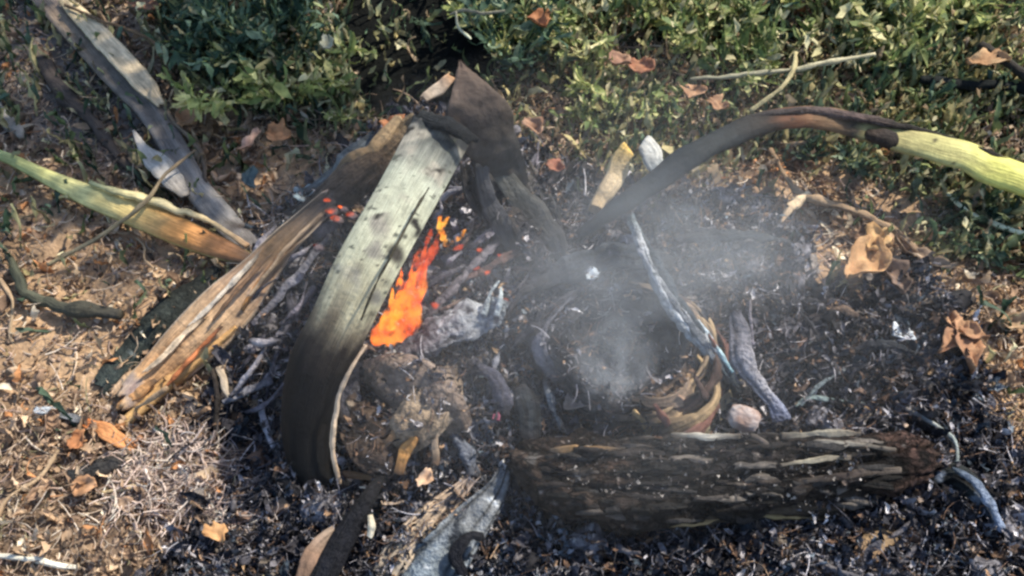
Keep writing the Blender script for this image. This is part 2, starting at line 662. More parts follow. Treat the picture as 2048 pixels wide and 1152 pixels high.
def emit_chips(name, x, y, z, S, cols, material, label=None, flat=.5, smooth=False):
    n = len(x)
    R = rotm(RNG.uniform(0, 6.28, n), RNG.normal(0, .5, n), RNG.normal(0, .5, n))
    J = CHIP_V[None] + RNG.uniform(-.28, .28, (n, 8, 3))
    sc_ = np.stack([S * RNG.uniform(.7, 1.9, n), S * RNG.uniform(.5, 1.1, n), S * flat * RNG.uniform(.5, 1.2, n)], -1)
    P = np.einsum('nij,nkj->nki', R, J * sc_[:, None]) + np.stack([x, y, z], -1)[:, None]
    F = (CHIP_F[None] + (np.arange(n) * 8)[:, None, None]).reshape(-1, 4)
    cc = np.repeat(cols[:, None], 8, 1) * (.75 + .5 * RNG.random((n, 8, 1)))
    o = build(name, P.reshape(-1, 3), F, cc.reshape(-1, 3), material, None, smooth)
    o["kind"] = 'stuff'
    if label:
        o["label"] = label
    return o


# ------------------------------------------------------------------ ground sheet
def make_ground():
    st = .0075
    xi = np.arange(-1.95, 1.951, st)
    yi = np.arange(-1.0, 1.75, st)
    g = 1.45 ** np.arange(1, 17) * .03
    ext = np.cumsum(g)
    ext = ext[ext < 300]
    ext = np.r_[ext, 320]
    X1 = np.r_[-1.95 - ext[::-1], xi, xi[-1] + ext]
    Y1 = np.r_[-1.0 - ext[::-1], yi, yi[-1] + ext]
    X, Y = np.meshgrid(X1, Y1)
    Z = H(X, Y)
    ash = mask(Z_ASH, X, Y, .05, 2, .08)
    near = np.exp(-((X / 2.5) ** 2 + (Y / 2.5) ** 2))
    rough = fbm(np.stack([X * 60, Y * 60, X * 0], -1), 21, 3)
    Z = Z + near * (.004 + .006 * ash) * rough
    P = np.stack([X, Y, Z * 0], -1)
    n1 = fbm(P * 9, 31, 4)
    n2 = fbm(P * 45, 32, 3)
    soil = C('#ac9072') * (1 - sstep(-.3, .5, n1))[..., None] + C('#8c745c') * sstep(-.3, .5, n1)[..., None]
    grey = mask(Z_GREY, X, Y, .08, 3)[..., None]
    soil = soil * (1 - grey) + C('#7c746c') * grey
    straw = mask(Z_STRAW, X, Y, .06, 4)[..., None]
    soil = soil * (1 - straw) + C('#7a6857') * straw
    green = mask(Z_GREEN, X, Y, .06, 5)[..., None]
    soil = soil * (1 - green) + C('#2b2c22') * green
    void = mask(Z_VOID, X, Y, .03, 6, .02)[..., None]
    soil = soil * (1 - void) + C('#0f1110') * void  # near-black soil colour paints the shade inside the weed gap
    ac = C('#2c2c31') * (1 - sstep(-.2, .5, n2))[..., None] + C('#5f5d60') * sstep(-.2, .5, n2)[..., None]
    a3 = ash[..., None]
    drift = np.clip(mask(Z_PALE, X, Y, .05, 17, .08) + sstep(.02, .4, fbm(P * 6, 35, 3)) * .85, 0, 1)[..., None]
    blk = np.maximum(mask(poly_world([(450, 800), (540, 740), (600, 800), (610, 950), (520, 960), (450, 920)]), X, Y, .02, 18, .03), mask(poly_world([(1580, 660), (1700, 620), (1840, 590), (1880, 700), (1850, 800), (1700, 850), (1560, 840)]), X, Y, .04, 19, .06))[..., None]
    drift = drift * (1 - blk)
    ac = ac * (1 - .6 * blk)
    ac = ac * (1 - .75 * drift) + C('#9a989b') * (.8 + .5 * n2[..., None]) * .75 * drift
    col = (soil * (1 + .35 * n2)[..., None]) * (1 - a3) + ac * a3
    ny, nx = X.shape
    idx = np.arange(nx * ny).reshape(ny, nx)
    F = np.stack([idx[:-1, :-1], idx[:-1, 1:], idx[1:, 1:], idx[1:, :-1]], -1).reshape(-1, 4)
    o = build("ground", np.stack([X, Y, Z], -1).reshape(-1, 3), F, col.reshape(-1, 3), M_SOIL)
    return tag(o, "bare brown soil turning to grey ash under the fire", None, None, 'structure')


make_ground()


# ------------------------------------------------------------------ ground litter and cover
def fade(x, y):
    return np.clip(1.35 - np.maximum(np.abs(x) - 1.5, 0) * 1.2 - np.maximum(y - 1.3, 0) * 1.2, .15, 1)


def m_ash(x, y):
    return mask(Z_ASH, x, y, .06, 2, .10)


def d_green(x, y):
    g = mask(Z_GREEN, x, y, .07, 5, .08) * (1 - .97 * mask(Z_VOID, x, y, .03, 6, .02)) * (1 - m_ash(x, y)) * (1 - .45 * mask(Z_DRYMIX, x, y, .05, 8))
    patch = sstep(-.35, .2, fbm(np.stack([x * 7, y * 7, x * 0 + 4], -1), 55, 3))
    return g * (.12 + .88 * patch) * fade(x, y)


leafT = [leaf_tpl(4, c, f, w, h) for c, f, w, h in ((.9, .4, .15, .1), (1.6, .5, .12, .2), (.4, .3, .2, -.1), (-.9, .4, .12, -.2), (2.3, .3, .09, .25), (1.2, .9, .06, -.3))]
dryT = [leaf_tpl(6, c, f, w, h) for c, f, w, h in ((1.9, 1.1, .15, .2), (3.0, .8, .12, -.2), (1.1, 1.4, .2, .2), (-1.4, .9, .14, -.3), (2.5, .5, .08, .4))]
bladeT = [leaf_tpl(5, c, .4, .045, h) for c, h in ((.5, .1), (1.2, -.2), (2.0, .2), (.9, .3))]
GREENS = [('#65724c', 4), ('#858d66', 3), ('#465a44', 4), ('#aeab80', 2.5), ('#566a58', 3.5), ('#c9c3a0', 1.6), ('#938d6c', 3), ('#a8947a', 2.2)]

# low creeping leaves
x, y = scatter_pts(19000, d_green)
n = len(x)
clump = np.clip(fbm(np.stack([x * 5, y * 5, x * 0], -1), 71, 3) + .35, 0, 1)
z = H(x, y) + RNG.random(n) ** 1.2 * (.02 + .19 * clump) * (.3 + .7 * sstep(.35, .9, y))
gcol = palette(n, GREENS)
gcol = gcol * 1.2
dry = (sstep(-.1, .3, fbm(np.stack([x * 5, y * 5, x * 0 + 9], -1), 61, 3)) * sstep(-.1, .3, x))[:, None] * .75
gcol = gcol * (1 - dry) + palette(n, [('#b3ad78', 4), ('#c9bd98', 2), ('#8f9a62', 4), ('#a98a68', 1.5)]) * dry  # dry yellowish leaves mixed in on the right, standing in for sunlight
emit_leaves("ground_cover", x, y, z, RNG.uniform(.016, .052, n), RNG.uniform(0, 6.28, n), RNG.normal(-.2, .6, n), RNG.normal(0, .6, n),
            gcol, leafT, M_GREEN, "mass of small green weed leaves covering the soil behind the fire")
# grass blades
x, y = scatter_pts(17000, lambda x, y: np.clip(d_green(x, y) + .10 * mask(Z_GREY, x, y, .08, 3) + .06 * (1 - m_ash(x, y)) * sstep(-.5, .2, y), 0, 1))
n = len(x)
emit_leaves("grass", x, y, H(x, y) - .002, RNG.uniform(.03, .11, n), RNG.uniform(0, 6.28, n), RNG.uniform(-1.35, -.25, n), RNG.normal(0, .4, n),
            palette(n, GREENS + [('#b3a77a', 3)]), bladeT, M_GREEN, "short grass blades growing through the weeds and litter")


# dry straw and curls
def d_straw(x, y):
    s = .9 * mask(Z_STRAW, x, y, .08, 4, .06) + .65 * mask(Z_GREEN, x, y, .05, 5) + .5 * mask(Z_DRYMIX, x, y, .05, 8) + .75 * mask(Z_RIGHTMIX, x, y, .06, 9)
    s = s + .42 * (1 - mask(Z_GREEN, x, y, .05, 5)) * (x < 0)
    s = s * (.45 + .75 * sstep(-.35, .3, fbm(np.stack([x * 8, y * 8, x * 0 + 2], -1), 77, 3)))
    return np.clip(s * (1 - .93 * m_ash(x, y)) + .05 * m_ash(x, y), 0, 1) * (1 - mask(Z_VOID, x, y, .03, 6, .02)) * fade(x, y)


STRAW = [('#c8b49e', 4), ('#a8917a', 4), ('#dccfbe', 2.5), ('#85705e', 3), ('#b9a294', 3), ('#9c9474', 1.5), ('#c09068', .8)]
x, y = scatter_pts(30000, d_straw)
n = len(x)
emit_straw("dry_straw", x, y, H(x, y) + RNG.random(n) * .014, RNG.uniform(.015, .085, n), RNG.uniform(.0006, .0026, n), RNG.uniform(0, 6.28, n),
           RNG.normal(0, .22, n), palette(n, STRAW), M_DRY, "loose mat of dry straw and rootlets on the soil", bend=(.3, 2.8))
x, y = scatter_pts(15000, lambda x, y: np.clip(d_straw(x, y) * 1.2, 0, 1))
n = len(x)
emit_leaves("leaf_litter", x, y, H(x, y) + RNG.random(n) * .012, RNG.uniform(.012, .055, n), RNG.uniform(0, 6.28, n), RNG.normal(0, .35, n), RNG.normal(0, .6, n),
            palette(n, [('#b59a7e', 4), ('#8f7864', 4), ('#ccb497', 3), ('#bf8a5e', 1), ('#dccfb8', 1.6), ('#75604f', 2)]), dryT, M_DRY,
            "crumbled brown leaf litter strewn over the soil")
Z_FIBRE = poly_world([(240, 900), (330, 850), (420, 880), (490, 960), (560, 1010), (540, 1070), (420, 1060), (330, 1080), (250, 1000)])
x, y = scatter_pts(6500, lambda x, y: mask(Z_FIBRE, x, y, .03, 14, .05))
n = len(x)
emit_straw("fibre_mat", x, y, H(x, y) + RNG.random(n) * .022, RNG.uniform(.02, .085, n), RNG.uniform(.0008, .003, n), RNG.normal(-.5, .8, n),
           RNG.normal(0, .2, n), palette(n, [('#dccabd', 4), ('#c4b0a4', 4), ('#efe3d8', 2), ('#9d8a80', 2)]), M_DRY, "pale pinkish dry fibres matted at the lower left edge of the ash", bend=(.3, 2.6))
# soil crumbs
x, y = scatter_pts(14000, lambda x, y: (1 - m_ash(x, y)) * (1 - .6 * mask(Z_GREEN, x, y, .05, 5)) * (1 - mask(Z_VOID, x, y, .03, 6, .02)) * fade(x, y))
n = len(x)
emit_chips("soil_crumbs", x, y, H(x, y) + .001, RNG.uniform(.003, .013, n) , palette(n, [('#9c8876', 4), ('#806e60', 4), ('#ae9b88', 2), ('#62564c', 2), ('#c0ae9a', 1)]), M_SOIL,
           "crumbs of brown soil and tiny pebbles", .6, True)
# charcoal and ash
Z_BLK1 = poly_world([(450, 800), (540, 740), (600, 800), (610, 950), (520, 960), (450, 920)])
Z_BLK2 = poly_world([(1580, 660), (1700, 620), (1840, 590), (1880, 700), (1850, 800), (1700, 850), (1560, 840)])


def n_blk(x, y):
    return 1 - .85 * np.maximum(mask(Z_BLK1, x, y, .02, 18, .03), mask(Z_BLK2, x, y, .04, 19, .06))


x, y = scatter_pts(30000, lambda x, y: m_ash(x, y) * fade(x, y))
n = len(x)
emit_chips("charcoal_bits", x, y, H(x, y) + RNG.random(n) * .012, (.0035 + .03 * RNG.random(n) ** 6 + .006 * RNG.random(n)),
           palette(n, [('#222226', 5), ('#36353a', 4), ('#4c4a4e', 3), ('#686058', 2), ('#8a827c', 1.2), ('#6a5446', 1.4)]), M_CHAR,
           "bed of crumbled charcoal under the fire", .6)
x, y = scatter_pts(11000, lambda x, y: m_ash(x, y) * fade(x, y) * n_blk(x, y) * sstep(-.2, .35, fbm(np.stack([x * 6, y * 6, x * 0], -1), 35, 3)))
n = len(x)
emit_leaves("ash_flakes", x, y, H(x, y) + .004 + RNG.random(n) * .014, RNG.uniform(.010, .055, n) * RNG.uniform(.5, 1.2, n), RNG.uniform(0, 6.28, n), RNG.normal(0, .4, n), RNG.normal(0, .6, n),
            palette(n, [('#85838a', 4), ('#aaa8ae', 2.5), ('#d6d3d6', .9), ('#5f5f66', 5), ('#98887c', 3), ('#707a84', 3), ('#b09474', 1.6)]), dryT, M_ASH,
            "pale flakes of ash strewn over the charcoal")
x, y = scatter_pts(7000, lambda x, y: m_ash(x, y) * fade(x, y))
n = len(x)
emit_leaves("burnt_leaves", x, y, H(x, y) + .002 + RNG.random(n) * .012, RNG.uniform(.02, .07, n), RNG.uniform(0, 6.28, n), RNG.normal(0, .25, n), RNG.normal(0, .5, n),
            palette(n, [('#303035', 5), ('#45444a', 4), ('#5f5c5e', 2.5), ('#6a5648', 2), ('#3a444e', 3)]), dryT, M_CHAR,
            "blackened curled leaf remains layered over the fire bed", jit=.06)
x, y = scatter_pts(9500, lambda x, y: n_blk(x, y) * m_ash(x, y) * fade(x, y))
n = len(x)
emit_straw("burnt_straw", x, y, H(x, y) + .004 + RNG.random(n) * .016, RNG.uniform(.02, .10, n), RNG.uniform(.0006, .0032, n), RNG.uniform(0, 6.28, n),
           RNG.normal(0, .25, n), palette(n, [('#36363b', 3), ('#5c5b62', 4), ('#8f8d94', 4), ('#c2bfc3', 1.6), ('#7c6556', 2), ('#ad937a', 1.5)]), M_ASH,
           "burnt stalks and ash threads tangled over the ember bed", bend=(.2, 2.2))

exec_objects = True


x, y = scatter_pts(5000, lambda x, y: mask(Z_PALE, x, y, .04, 17, .06))
n = len(x)
emit_leaves("pale_ash_flakes", x, y, H(x, y) + .004 + RNG.random(n) * .014, RNG.uniform(.008, .04, n), RNG.uniform(0, 6.28, n), RNG.normal(0, .4, n), RNG.normal(0, .5, n),
            palette(n, [('#8f9198', 4), ('#b5b6bc', 3), ('#dcdadd', 1.2), ('#66686e', 3), ('#a89a8e', 2), ('#8494a0', 2)]), dryT, M_ASH, "drift of pale grey ash in the middle and bottom centre", jit=.06)

# ------------------------------------------------------------------ the big curved frond sheath over the flames
t = thing("palm_sheath", G(700, 700), "tall curved grey-green palm sheath, pale above and charred black below, arching over the flames", "palm sheath")
ax = np.array([.32, -.75, .75])
bl = sweep("sheath_blade", [(882, 262, .30, 62, 20), (838, 345, .325, 61, 22), (788, 435, .325, 61, 24), (732, 535, .30, 62, 27), (682, 640, .25, 60, 30),
                       (636, 740, .18, 62, 36), (612, 840, .11, 52, 40), (618, 920, .05, 46, 40), (645, 972, .015, 32, 30)],
      M_FROND, [(0, '#2b2e30'), (.05, '#484c4a'), (.12, '#73756c'), (.2, '#969a8a'), (.38, '#b6b69c'), (.50, '#b0a88a'), (.56, '#766b58'), (.61, '#352e28'), (.68, '#161413'), (1, '#0b0b0b')],
      t, 'trough', 64, 220, hint=[(-.05, -.85, .8), (-.1, -.85, .8), (-.15, -.9, .6), (-.2, -1, .35), (-.1, -1, .3)], amp=.004, freq=10, groove=.0028, gfreq=12, rag=.016,
      thick=.014, arc=1.0, streak=.28, noisecol=.16, wob=.13, patches=[('#4b4f45', 85, .36, .12, .5), ('#33332e', 160, .45, .1, .5), ('#8c887c', 22, .1, .4, .5), ('#3a3630', 9, .35, .15, .55), ('#1d1a17', 30, .3, .25)])
sweep("sheath_rim", [(732, 690, .21, 4, 4), (703, 735, .20, 4.5, 4), (680, 790, .17, 5.5, 4.5), (667, 850, .13, 6, 5), (666, 910, .09, 5.5, 4.5), (680, 968, .04, 4, 3.5)],
      M_WOOD, [(0, '#a08c78'), (.4, '#c9b49a'), (1, '#b79c80')], bl, 'round', 10, 60, amp=.001, freq=60)
sweep("crack", [(858, 375, .352, 2.2, 1.2), (820, 440, .352, 2.6, 1.2), (786, 505, .345, 2.2, 1.2), (752, 570, .322, 3, 1.2), (722, 640, .285, 2.2, 1)], M_CHAR,
      [(0, '#3c3a30'), (1, '#4a4435')], bl, 'round', 8, 60, hint='cam', amp=.002, freq=40)
sweep("scorched_tip", [(838, 236, .315, 16, 12), (890, 254, .325, 18, 10), (945, 284, .315, 16, 8)], M_CHAR, [(0, '#222527'), (1, '#191b1d')], t, 'round', 16, 50,
      amp=.006, freq=50, rag=.01)

# brown hood shaped husk behind the top of the sheath
t = thing("palm_husk", G(960, 240), "pointed brown hood of dry palm husk standing behind the top of the pale sheath", "palm husk")
sweep("hood", [(920, 120, .34, 3, 2), (928, 148, .33, 17, 4), (940, 182, .32, 40, 7), (952, 222, .30, 62, 10), (972, 262, .27, 64, 11), (998, 302, .22, 46, 10), (1024, 345, .16, 34, 8), (1045, 390, .1, 20, 5)],
      M_DRY, [(0, '#5c4c42'), (.3, '#5d5047'), (.5, '#4b433c'), (.7, '#42403e'), (1, '#333335')], t, 'trough', 48, 120, hint=(.1, -.7, .8), amp=.024, freq=9,
      groove=.004, gfreq=5, rag=.012, thick=.003, arc=.9, streak=.35, patches=[('#3b342f', 20, .35, .2)])
sweep("torn_edge", [(848, 200, .27, 8, 3), (875, 175, .28, 15, 4), (905, 152, .29, 10, 3)], M_DRY, [(0, '#8d7f70'), (.5, '#cdbba5'), (1, '#b8906b')], t, 'plank', 12, 30, hint='cam', amp=.003, freq=60, rag=.01)
for k, (q, c) in enumerate((([(1000, 330, .17, 20, 6), (1040, 400, .12, 24, 6), (1100, 470, .07, 22, 6), (1120, 520, .03, 10, 4)], '#55554f'),
                            ([(965, 330, .2, 16, 5), (985, 400, .14, 20, 6), (1010, 460, .1, 16, 5), (1040, 520, .04, 8, 3)], '#454548'))):
    sweep("husk_strip", q, M_WOOD, [(0, c), (1, '#3a3a3c')], t, 'plank', 16, 60, hint='cam', amp=.004, freq=30, groove=.002, rag=.01, crack=.002)

# dark bundle of charred sheaths left of the pale one
for q_, c_, lb in (([(960, 300, .17, 22, 6), (985, 380, .12, 30, 8), (1000, 450, .08, 28, 8), (1005, 510, .04, 12, 5)], '#3b3c40', "dark grey curled bark sheet under the brown hood, nearest the small yellow flame"),
                  ([(1040, 320, .12, 18, 6), (1075, 390, .10, 26, 8), (1100, 450, .07, 28, 8), (1110, 510, .03, 14, 5)], '#4a4a4a', "grey bark sheet sloping down right of the brown hood"),
                  ([(1010, 400, .12, 14, 5), (1050, 470, .10, 22, 7), (1085, 530, .07, 22, 7), (1100, 580, .03, 10, 4)], '#343438', "black bark sheet between the yellow flame and the smoke"),
                  ([(930, 330, .16, 10, 4), (945, 390, .12, 16, 6), (965, 430, .08, 10, 4)], '#2c2c30', "narrow black bark sheet hugging the upper right edge of the pale sheath")):
    tag(sweep("bark_sheet", q_, M_CHAR, [(0, '#4a443e'), (.4, c_), (1, '#2a2a2e')], None, 'trough', 34, 70, hint=(.1, -.5, .8), amp=.016, freq=14, groove=.008, gfreq=6, rag=.02, thick=.003, arc=1.1, streak=.5,
              patches=[('#7c7c82', 35, .4, .2)], crack=.003), lb, "bark")
t = thing("charred_bundle", G(700, 370), "bundle of charred brown sheaths leaning behind the left edge of the pale sheath", "burnt bundle")
sweep("sheath", [(838, 240, .22, 22, 14), (780, 300, .2, 34, 18), (720, 350, .16, 38, 18), (660, 400, .11, 36, 16), (600, 440, .05, 22, 12)], M_CHAR,
      [(0, '#6f614c'), (.3, '#5a4a3a'), (.6, '#36302d'), (1, '#28282b')], t, 'trough', 36, 90, hint='cam', amp=.005, freq=22, groove=.006, gfreq=7, rag=.01, crack=.003, thick=.008)
sweep("sheath", [(800, 235, .25, 10, 6), (740, 300, .2, 18, 9), (690, 345, .15, 20, 9), (655, 370, .11, 14, 6)], M_WOOD,
      [(0, '#9a8363'), (.4, '#8d7454'), (1, '#4c463f')], t, 'plank', 18, 70, hint='cam', amp=.003, freq=40, groove=.004, rag=.01, streak=.6)
sweep("sheath", [(750, 270, .17, 12, 6), (700, 320, .13, 18, 8), (650, 355, .09, 14, 6), (610, 385, .05, 8, 5)], M_CHAR,
      [(0, '#3f4448'), (.5, '#6b7478'), (1, '#40454b')], t, 'plank', 18, 60, hint='cam', amp=.004, freq=40, groove=.003, rag=.01)

# ------------------------------------------------------------------ left: split log
t = thing("split_log", G(400, 680), "split tan log with a forked broken end, running from bottom left up to the fire", "log")
sweep("log_body", [(262, 800, .02, 36, 14), (330, 735, .035, 46, 20), (400, 668, .05, 54, 24), (462, 604, .065, 52, 24), (515, 545, .08, 38, 20), (570, 480, .1, 28, 16), (640, 415, .12, 22, 13), (700, 355, .14, 14, 9)],
      M_WOOD, [(0, '#c09a70'), (.15, '#ab8560'), (.35, '#b59776'), (.5, '#9c8068'), (.62, '#6b563f'), (.78, '#54473c'), (.9, '#2c2c30'), (1, '#1d1e22')], t, 'trough', 56, 160,
      hint=(.15, -.5, .9), amp=.007, freq=20, groove=.011, gfreq=6, rag=.05, thick=.02, arc=1.1, streak=.75, crack=.006, wob=.1,
      patches=[('#8c8a86', 13, .25, .15), ('#9a5436', 13, .3, .25), ('#3c2f27', 24, .35, .2)], edge='#b9aa98')
sweep("splinter", [(252, 845, .012, 11, 6), (300, 800, .022, 14, 8), (352, 755, .035, 13, 8), (410, 705, .045, 10, 7), (468, 655, .05, 6, 5)], M_WOOD,
      [(0, '#c4a06c'), (.5, '#b89060'), (1, '#a58254')], t, 'plank', 18, 70, amp=.002, freq=50, groove=.003, rag=.012, streak=.5, kink=.3)
sweep("splinter", [(225, 785, .01, 9, 6), (262, 762, .02, 12, 7), (310, 722, .035, 10, 6)], M_WOOD, [(0, '#c7a887'), (1, '#b08860')], t, 'plank', 16, 40,
      amp=.002, freq=50, groove=.003, rag=.012)
for q_, c_ in (([(290, 745, .06, 3, 3), (350, 690, .075, 6, 4), (410, 632, .085, 4, 3)], '#c9b498'), ([(330, 775, .05, 4, 3), (385, 715, .07, 6, 4), (445, 650, .08, 3, 3)], '#9a5f3c'),
               ([(425, 640, .09, 3, 3), (480, 575, .11, 5, 4), (540, 510, .12, 3, 3)], '#6a523e'), ([(380, 650, .085, 3, 2), (450, 580, .1, 5, 3), (520, 505, .11, 3, 2)], '#bdb3a4'),
               ([(235, 815, .02, 5, 4), (275, 790, .035, 8, 5), (310, 760, .05, 5, 4)], '#b98a5c'), ([(500, 590, .1, 3, 3), (570, 500, .13, 4, 3), (640, 430, .15, 3, 3)], '#8d7a64')):
    sweep("splinter", q_, M_WOOD, [(0, c_), (.8, c_), (1, '#54463a')], t, 'plank', 12, 50, hint=(.15, -.5, .9), amp=.003, freq=50, groove=.003, rag=.015, streak=.6)
sweep("bark_edge", [(485, 620, .07, 4, 5), (520, 560, .085, 5, 6), (565, 505, .1, 5, 6), (625, 445, .12, 4, 5)], M_WOOD, [(0, '#a57746'), (.4, '#8a6745'), (1, '#4d4138')], t, 'plank', 12, 50, amp=.002, freq=60)

tag(sweep("dark_strip", [(196, 772, .008, 22, 5), (235, 725, .012, 28, 6), (300, 660, .02, 34, 6), (370, 600, .025, 34, 6), (440, 545, .02, 20, 5)], M_CHAR,  # flat dark strip along the log's left side
          [(0, '#3a4240'), (.3, '#2e3431'), (1, '#22231f')], None, 'plank', 24, 90, amp=.004, freq=22, groove=.004, rag=.02, patches=[('#8a9292', 30, .5, .15)]),
    "flat dark green strip lying along the left side of the split log", "board")
tag(sweep("burnt_stick", [(505, 650, .03, 7, 5), (560, 590, .05, 8, 6), (620, 520, .07, 8, 6), (660, 470, .08, 6, 5)], M_ASH,
          [(0, '#55545c'), (.5, '#85848a'), (1, '#3a3a40')], None, 'round', 14, 60, amp=.003, freq=40),
    "straight ash-grey stick between the split log and the pale sheath", "stick")
tag(sweep("burnt_stick", [(520, 720, .02, 5, 4), (570, 650, .04, 6, 5), (630, 575, .06, 6, 5)], M_ASH,
          [(0, '#8f8b92'), (.5, '#5a585f'), (1, '#47464e')], None, 'round', 12, 50, amp=.003, freq=40),
    "thin pale grey burnt stick just left of the pale sheath's lower half", "stick")

# ------------------------------------------------------------------ left: yellow frond stem
t = thing("yellow_frond_stem", G(240, 400), "yellow-green palm frond stem with orange scorched end, entering from the left edge", "palm frond")
sweep("stem", [(-60, 290, .05, 10, 7), (20, 318, .05, 11, 7), (90, 352, .05, 15, 9), (170, 388, .05, 22, 10), (250, 418, .055, 27, 11), (330, 450, .055, 29, 12), (410, 484, .05, 26, 12), (470, 508, .05, 19, 10), (520, 528, .045, 10, 8)],
      M_FROND, [(0, '#8c9664'), (.25, '#b8b878'), (.42, '#cdc486'), (.6, '#c2ab72'), (.72, '#c08c54'), (.85, '#a07048'), (.95, '#5b4636'), (1, '#332d2a')], t, 'trough', 40, 140,
      hint=(.05, -.3, 1), amp=.0015, freq=25, groove=.0025, gfreq=6, rag=.012, thick=.008, arc=1.25, streak=.25, noisecol=.12, edge='#9a9560')
sweep("stem_edge", [(180, 365, .07, 5, 4), (250, 388, .075, 7, 5), (330, 410, .075, 8, 5), (420, 445, .07, 6, 4), (495, 492, .055, 5, 4)], M_WOOD,
      [(0, '#a9a878'), (.5, '#c9b88c'), (1, '#8a6f55')], t, 'plank', 12, 60, amp=.0015, freq=40)

# ------------------------------------------------------------------ upper left: weathered boards and branches
t = thing("weathered_sheath", G(260, 200), "long weathered grey-tan palm sheath lying diagonally at the upper left corner", "palm sheath")
sweep("sheath_blade", [(40, -60, .03, 26, 8), (110, 10, .035, 30, 9), (170, 75, .04, 32, 9), (240, 150, .045, 34, 9), (300, 215, .045, 30, 8), (345, 290, .04, 26, 7), (390, 370, .035, 26, 7), (440, 430, .035, 28, 7), (500, 495, .03, 22, 6)],
      M_WOOD, [(0, '#8a7668'), (.25, '#857563'), (.45, '#6f675d'), (.7, '#77706a'), (.85, '#8a8680'), (1, '#5c5856')], t, 'trough', 40, 130, hint=(.3, -.2, 1), amp=.003, freq=16, groove=.004, gfreq=7,
      rag=.015, thick=.006, arc=1.2, streak=.5, patches=[('#453c35', 14, .38, .2)])
sweep("tan_face", [(130, 0, .06, 14, 3), (180, 50, .065, 18, 4), (235, 108, .07, 22, 4), (290, 168, .07, 21, 4), (322, 208, .06, 8, 3)], M_WOOD,
      [(0, '#a89878'), (.4, '#c2b294'), (1, '#c5b08f')], t, 'plank', 20, 70, hint=(.3, -.2, 1), amp=.002, freq=30, groove=.003, rag=.012, streak=.35, patches=[('#6b5c4a', 22, .4, .2)], kink=.25)
sweep("pale_face", [(268, 262, .05, 5, 3), (295, 305, .055, 14, 4), (335, 350, .055, 20, 4), (372, 388, .05, 12, 3)], M_WOOD,
      [(0, '#9a958e'), (.5, '#b0aca4'), (1, '#8c857c')], t, 'plank', 16, 50, hint=(.3, -.2, 1), amp=.002, freq=40, groove=.003, rag=.01)
tag(sweep("dead_branch_or_shade", [(140, 65, .02, 12, 9), (175, 110, .025, 12, 9), (205, 145, .025, 9, 7), (228, 168, .02, 5, 4)], M_WOOD, [(0, '#4a3f38'), (1, '#3a322c')], None, 'round', 16, 50, amp=.004, freq=30),
    "short dark branch alongside the weathered sheath at the upper left", "branch")
tag(sweep("dead_branch_or_shade", [(85, 120, .015, 14, 10), (110, 165, .02, 16, 11), (150, 210, .02, 17, 12), (190, 245, .02, 14, 10), (235, 310, .015, 9, 7), (300, 370, .012, 5, 5)], M_WOOD,
          [(0, '#504740'), (1, '#4a423b')], None, 'round', 16, 70, amp=.006, freq=20),
    "crooked grey-brown branch lying on the bare grey soil at the upper left", "branch")
tag(sweep("dead_branch_or_shade", [(-40, 180, .02, 11, 8), (10, 232, .02, 12, 8), (45, 272, .02, 8, 6)], M_WOOD, [(0, '#a39c90'), (1, '#8c857a')], None, 'plank', 14, 40, amp=.003, freq=30, rag=.01),
    "pale broken stick end poking in from the left edge above the yellow frond", "stick")
tag(sweep("dead_branch_or_shade", [(-60, 440, .03, 5, 5), (10, 500, .03, 7, 7), (45, 575, .03, 11, 10), (95, 600, .03, 14, 12), (165, 618, .03, 14, 12), (242, 628, .025, 13, 11)], M_WOOD,
          [(0, '#5c5a45'), (.4, '#474a3c'), (1, '#3d3a33')], None, 'round', 18, 90, amp=.003, freq=30, groove=.002),
    "dark bent green-brown branch curving in from the left edge below the yellow frond", "branch")
tag(sweep("twig", [(95, 530, .03, 3, 3), (170, 490, .05, 4, 4), (225, 455, .06, 4, 4), (290, 405, .09, 4.5, 4.5), (330, 350, .09, 3.5, 3.5), (390, 300, .08, 3, 3)], M_WOOD, [(0, '#9a8c6c'), (1, '#7a6a55')], None, 'round', 10, 60, amp=.002, freq=40),
    "thin brown twig crossing over the middle of the yellow frond", "twig")
tag(sweep("twig", [(130, 10, .08, 3, 3), (200, 40, .08, 4, 4), (300, 80, .06, 3, 3), (345, 150, .04, 2.5, 2.5)], M_WOOD, [(0, '#6b5640'), (1, '#6b5640')], None, 'round', 8, 50, amp=.002, freq=40),
    "thin brown twig beside the tan face of the weathered sheath, upper left", "twig")
tag(sweep("twig", [(325, 205, .05, 4, 3), (350, 245, .05, 5, 4), (400, 300, .04, 5, 4), (412, 380, .03, 4, 3)], M_WOOD, [(0, '#8d7a64'), (1, '#4d443c')], None, 'round', 8, 50, amp=.003, freq=40),
    "brown twig running down from the lower end of the tan sheath face", "twig")
tag(sweep("twig", [(-30, 1108, .012, 4, 4), (60, 1118, .014, 5, 5), (110, 1130, .015, 6, 6), (158, 1134, .012, 5, 4)], M_WOOD, [(0, '#c9c5b4'), (1, '#d8d3c2')], None, 'round', 10, 40, amp=.002, freq=40),
    "pale whitish twig lying in the bottom left corner", "twig")
tag(sweep("bark_strip", [(165, 842, .012, 10, 3), (205, 862, .018, 16, 4), (245, 885, .018, 14, 4), (288, 908, .01, 6, 3)], M_WOOD, [(0, '#b06a3c'), (.5, '#c98f5e'), (1, '#b47a48')], None, 'plank', 16, 40,
          amp=.002, freq=40, groove=.003, rag=.01, streak=.5),
    "orange-brown strip of bark on the soil below the forked end of the split log", "bark")
tag(sweep("charred_stick", [(135, 955, .01, 14, 6), (190, 938, .015, 16, 7), (245, 922, .015, 12, 6), (310, 902, .01, 5, 4)], M_CHAR, [(0, '#2c2e30'), (.6, '#3a3836'), (1, '#4b443c')], None, 'round', 16, 50, amp=.005, freq=30),
    "short charred stick on the dry straw at the lower left", "stick")
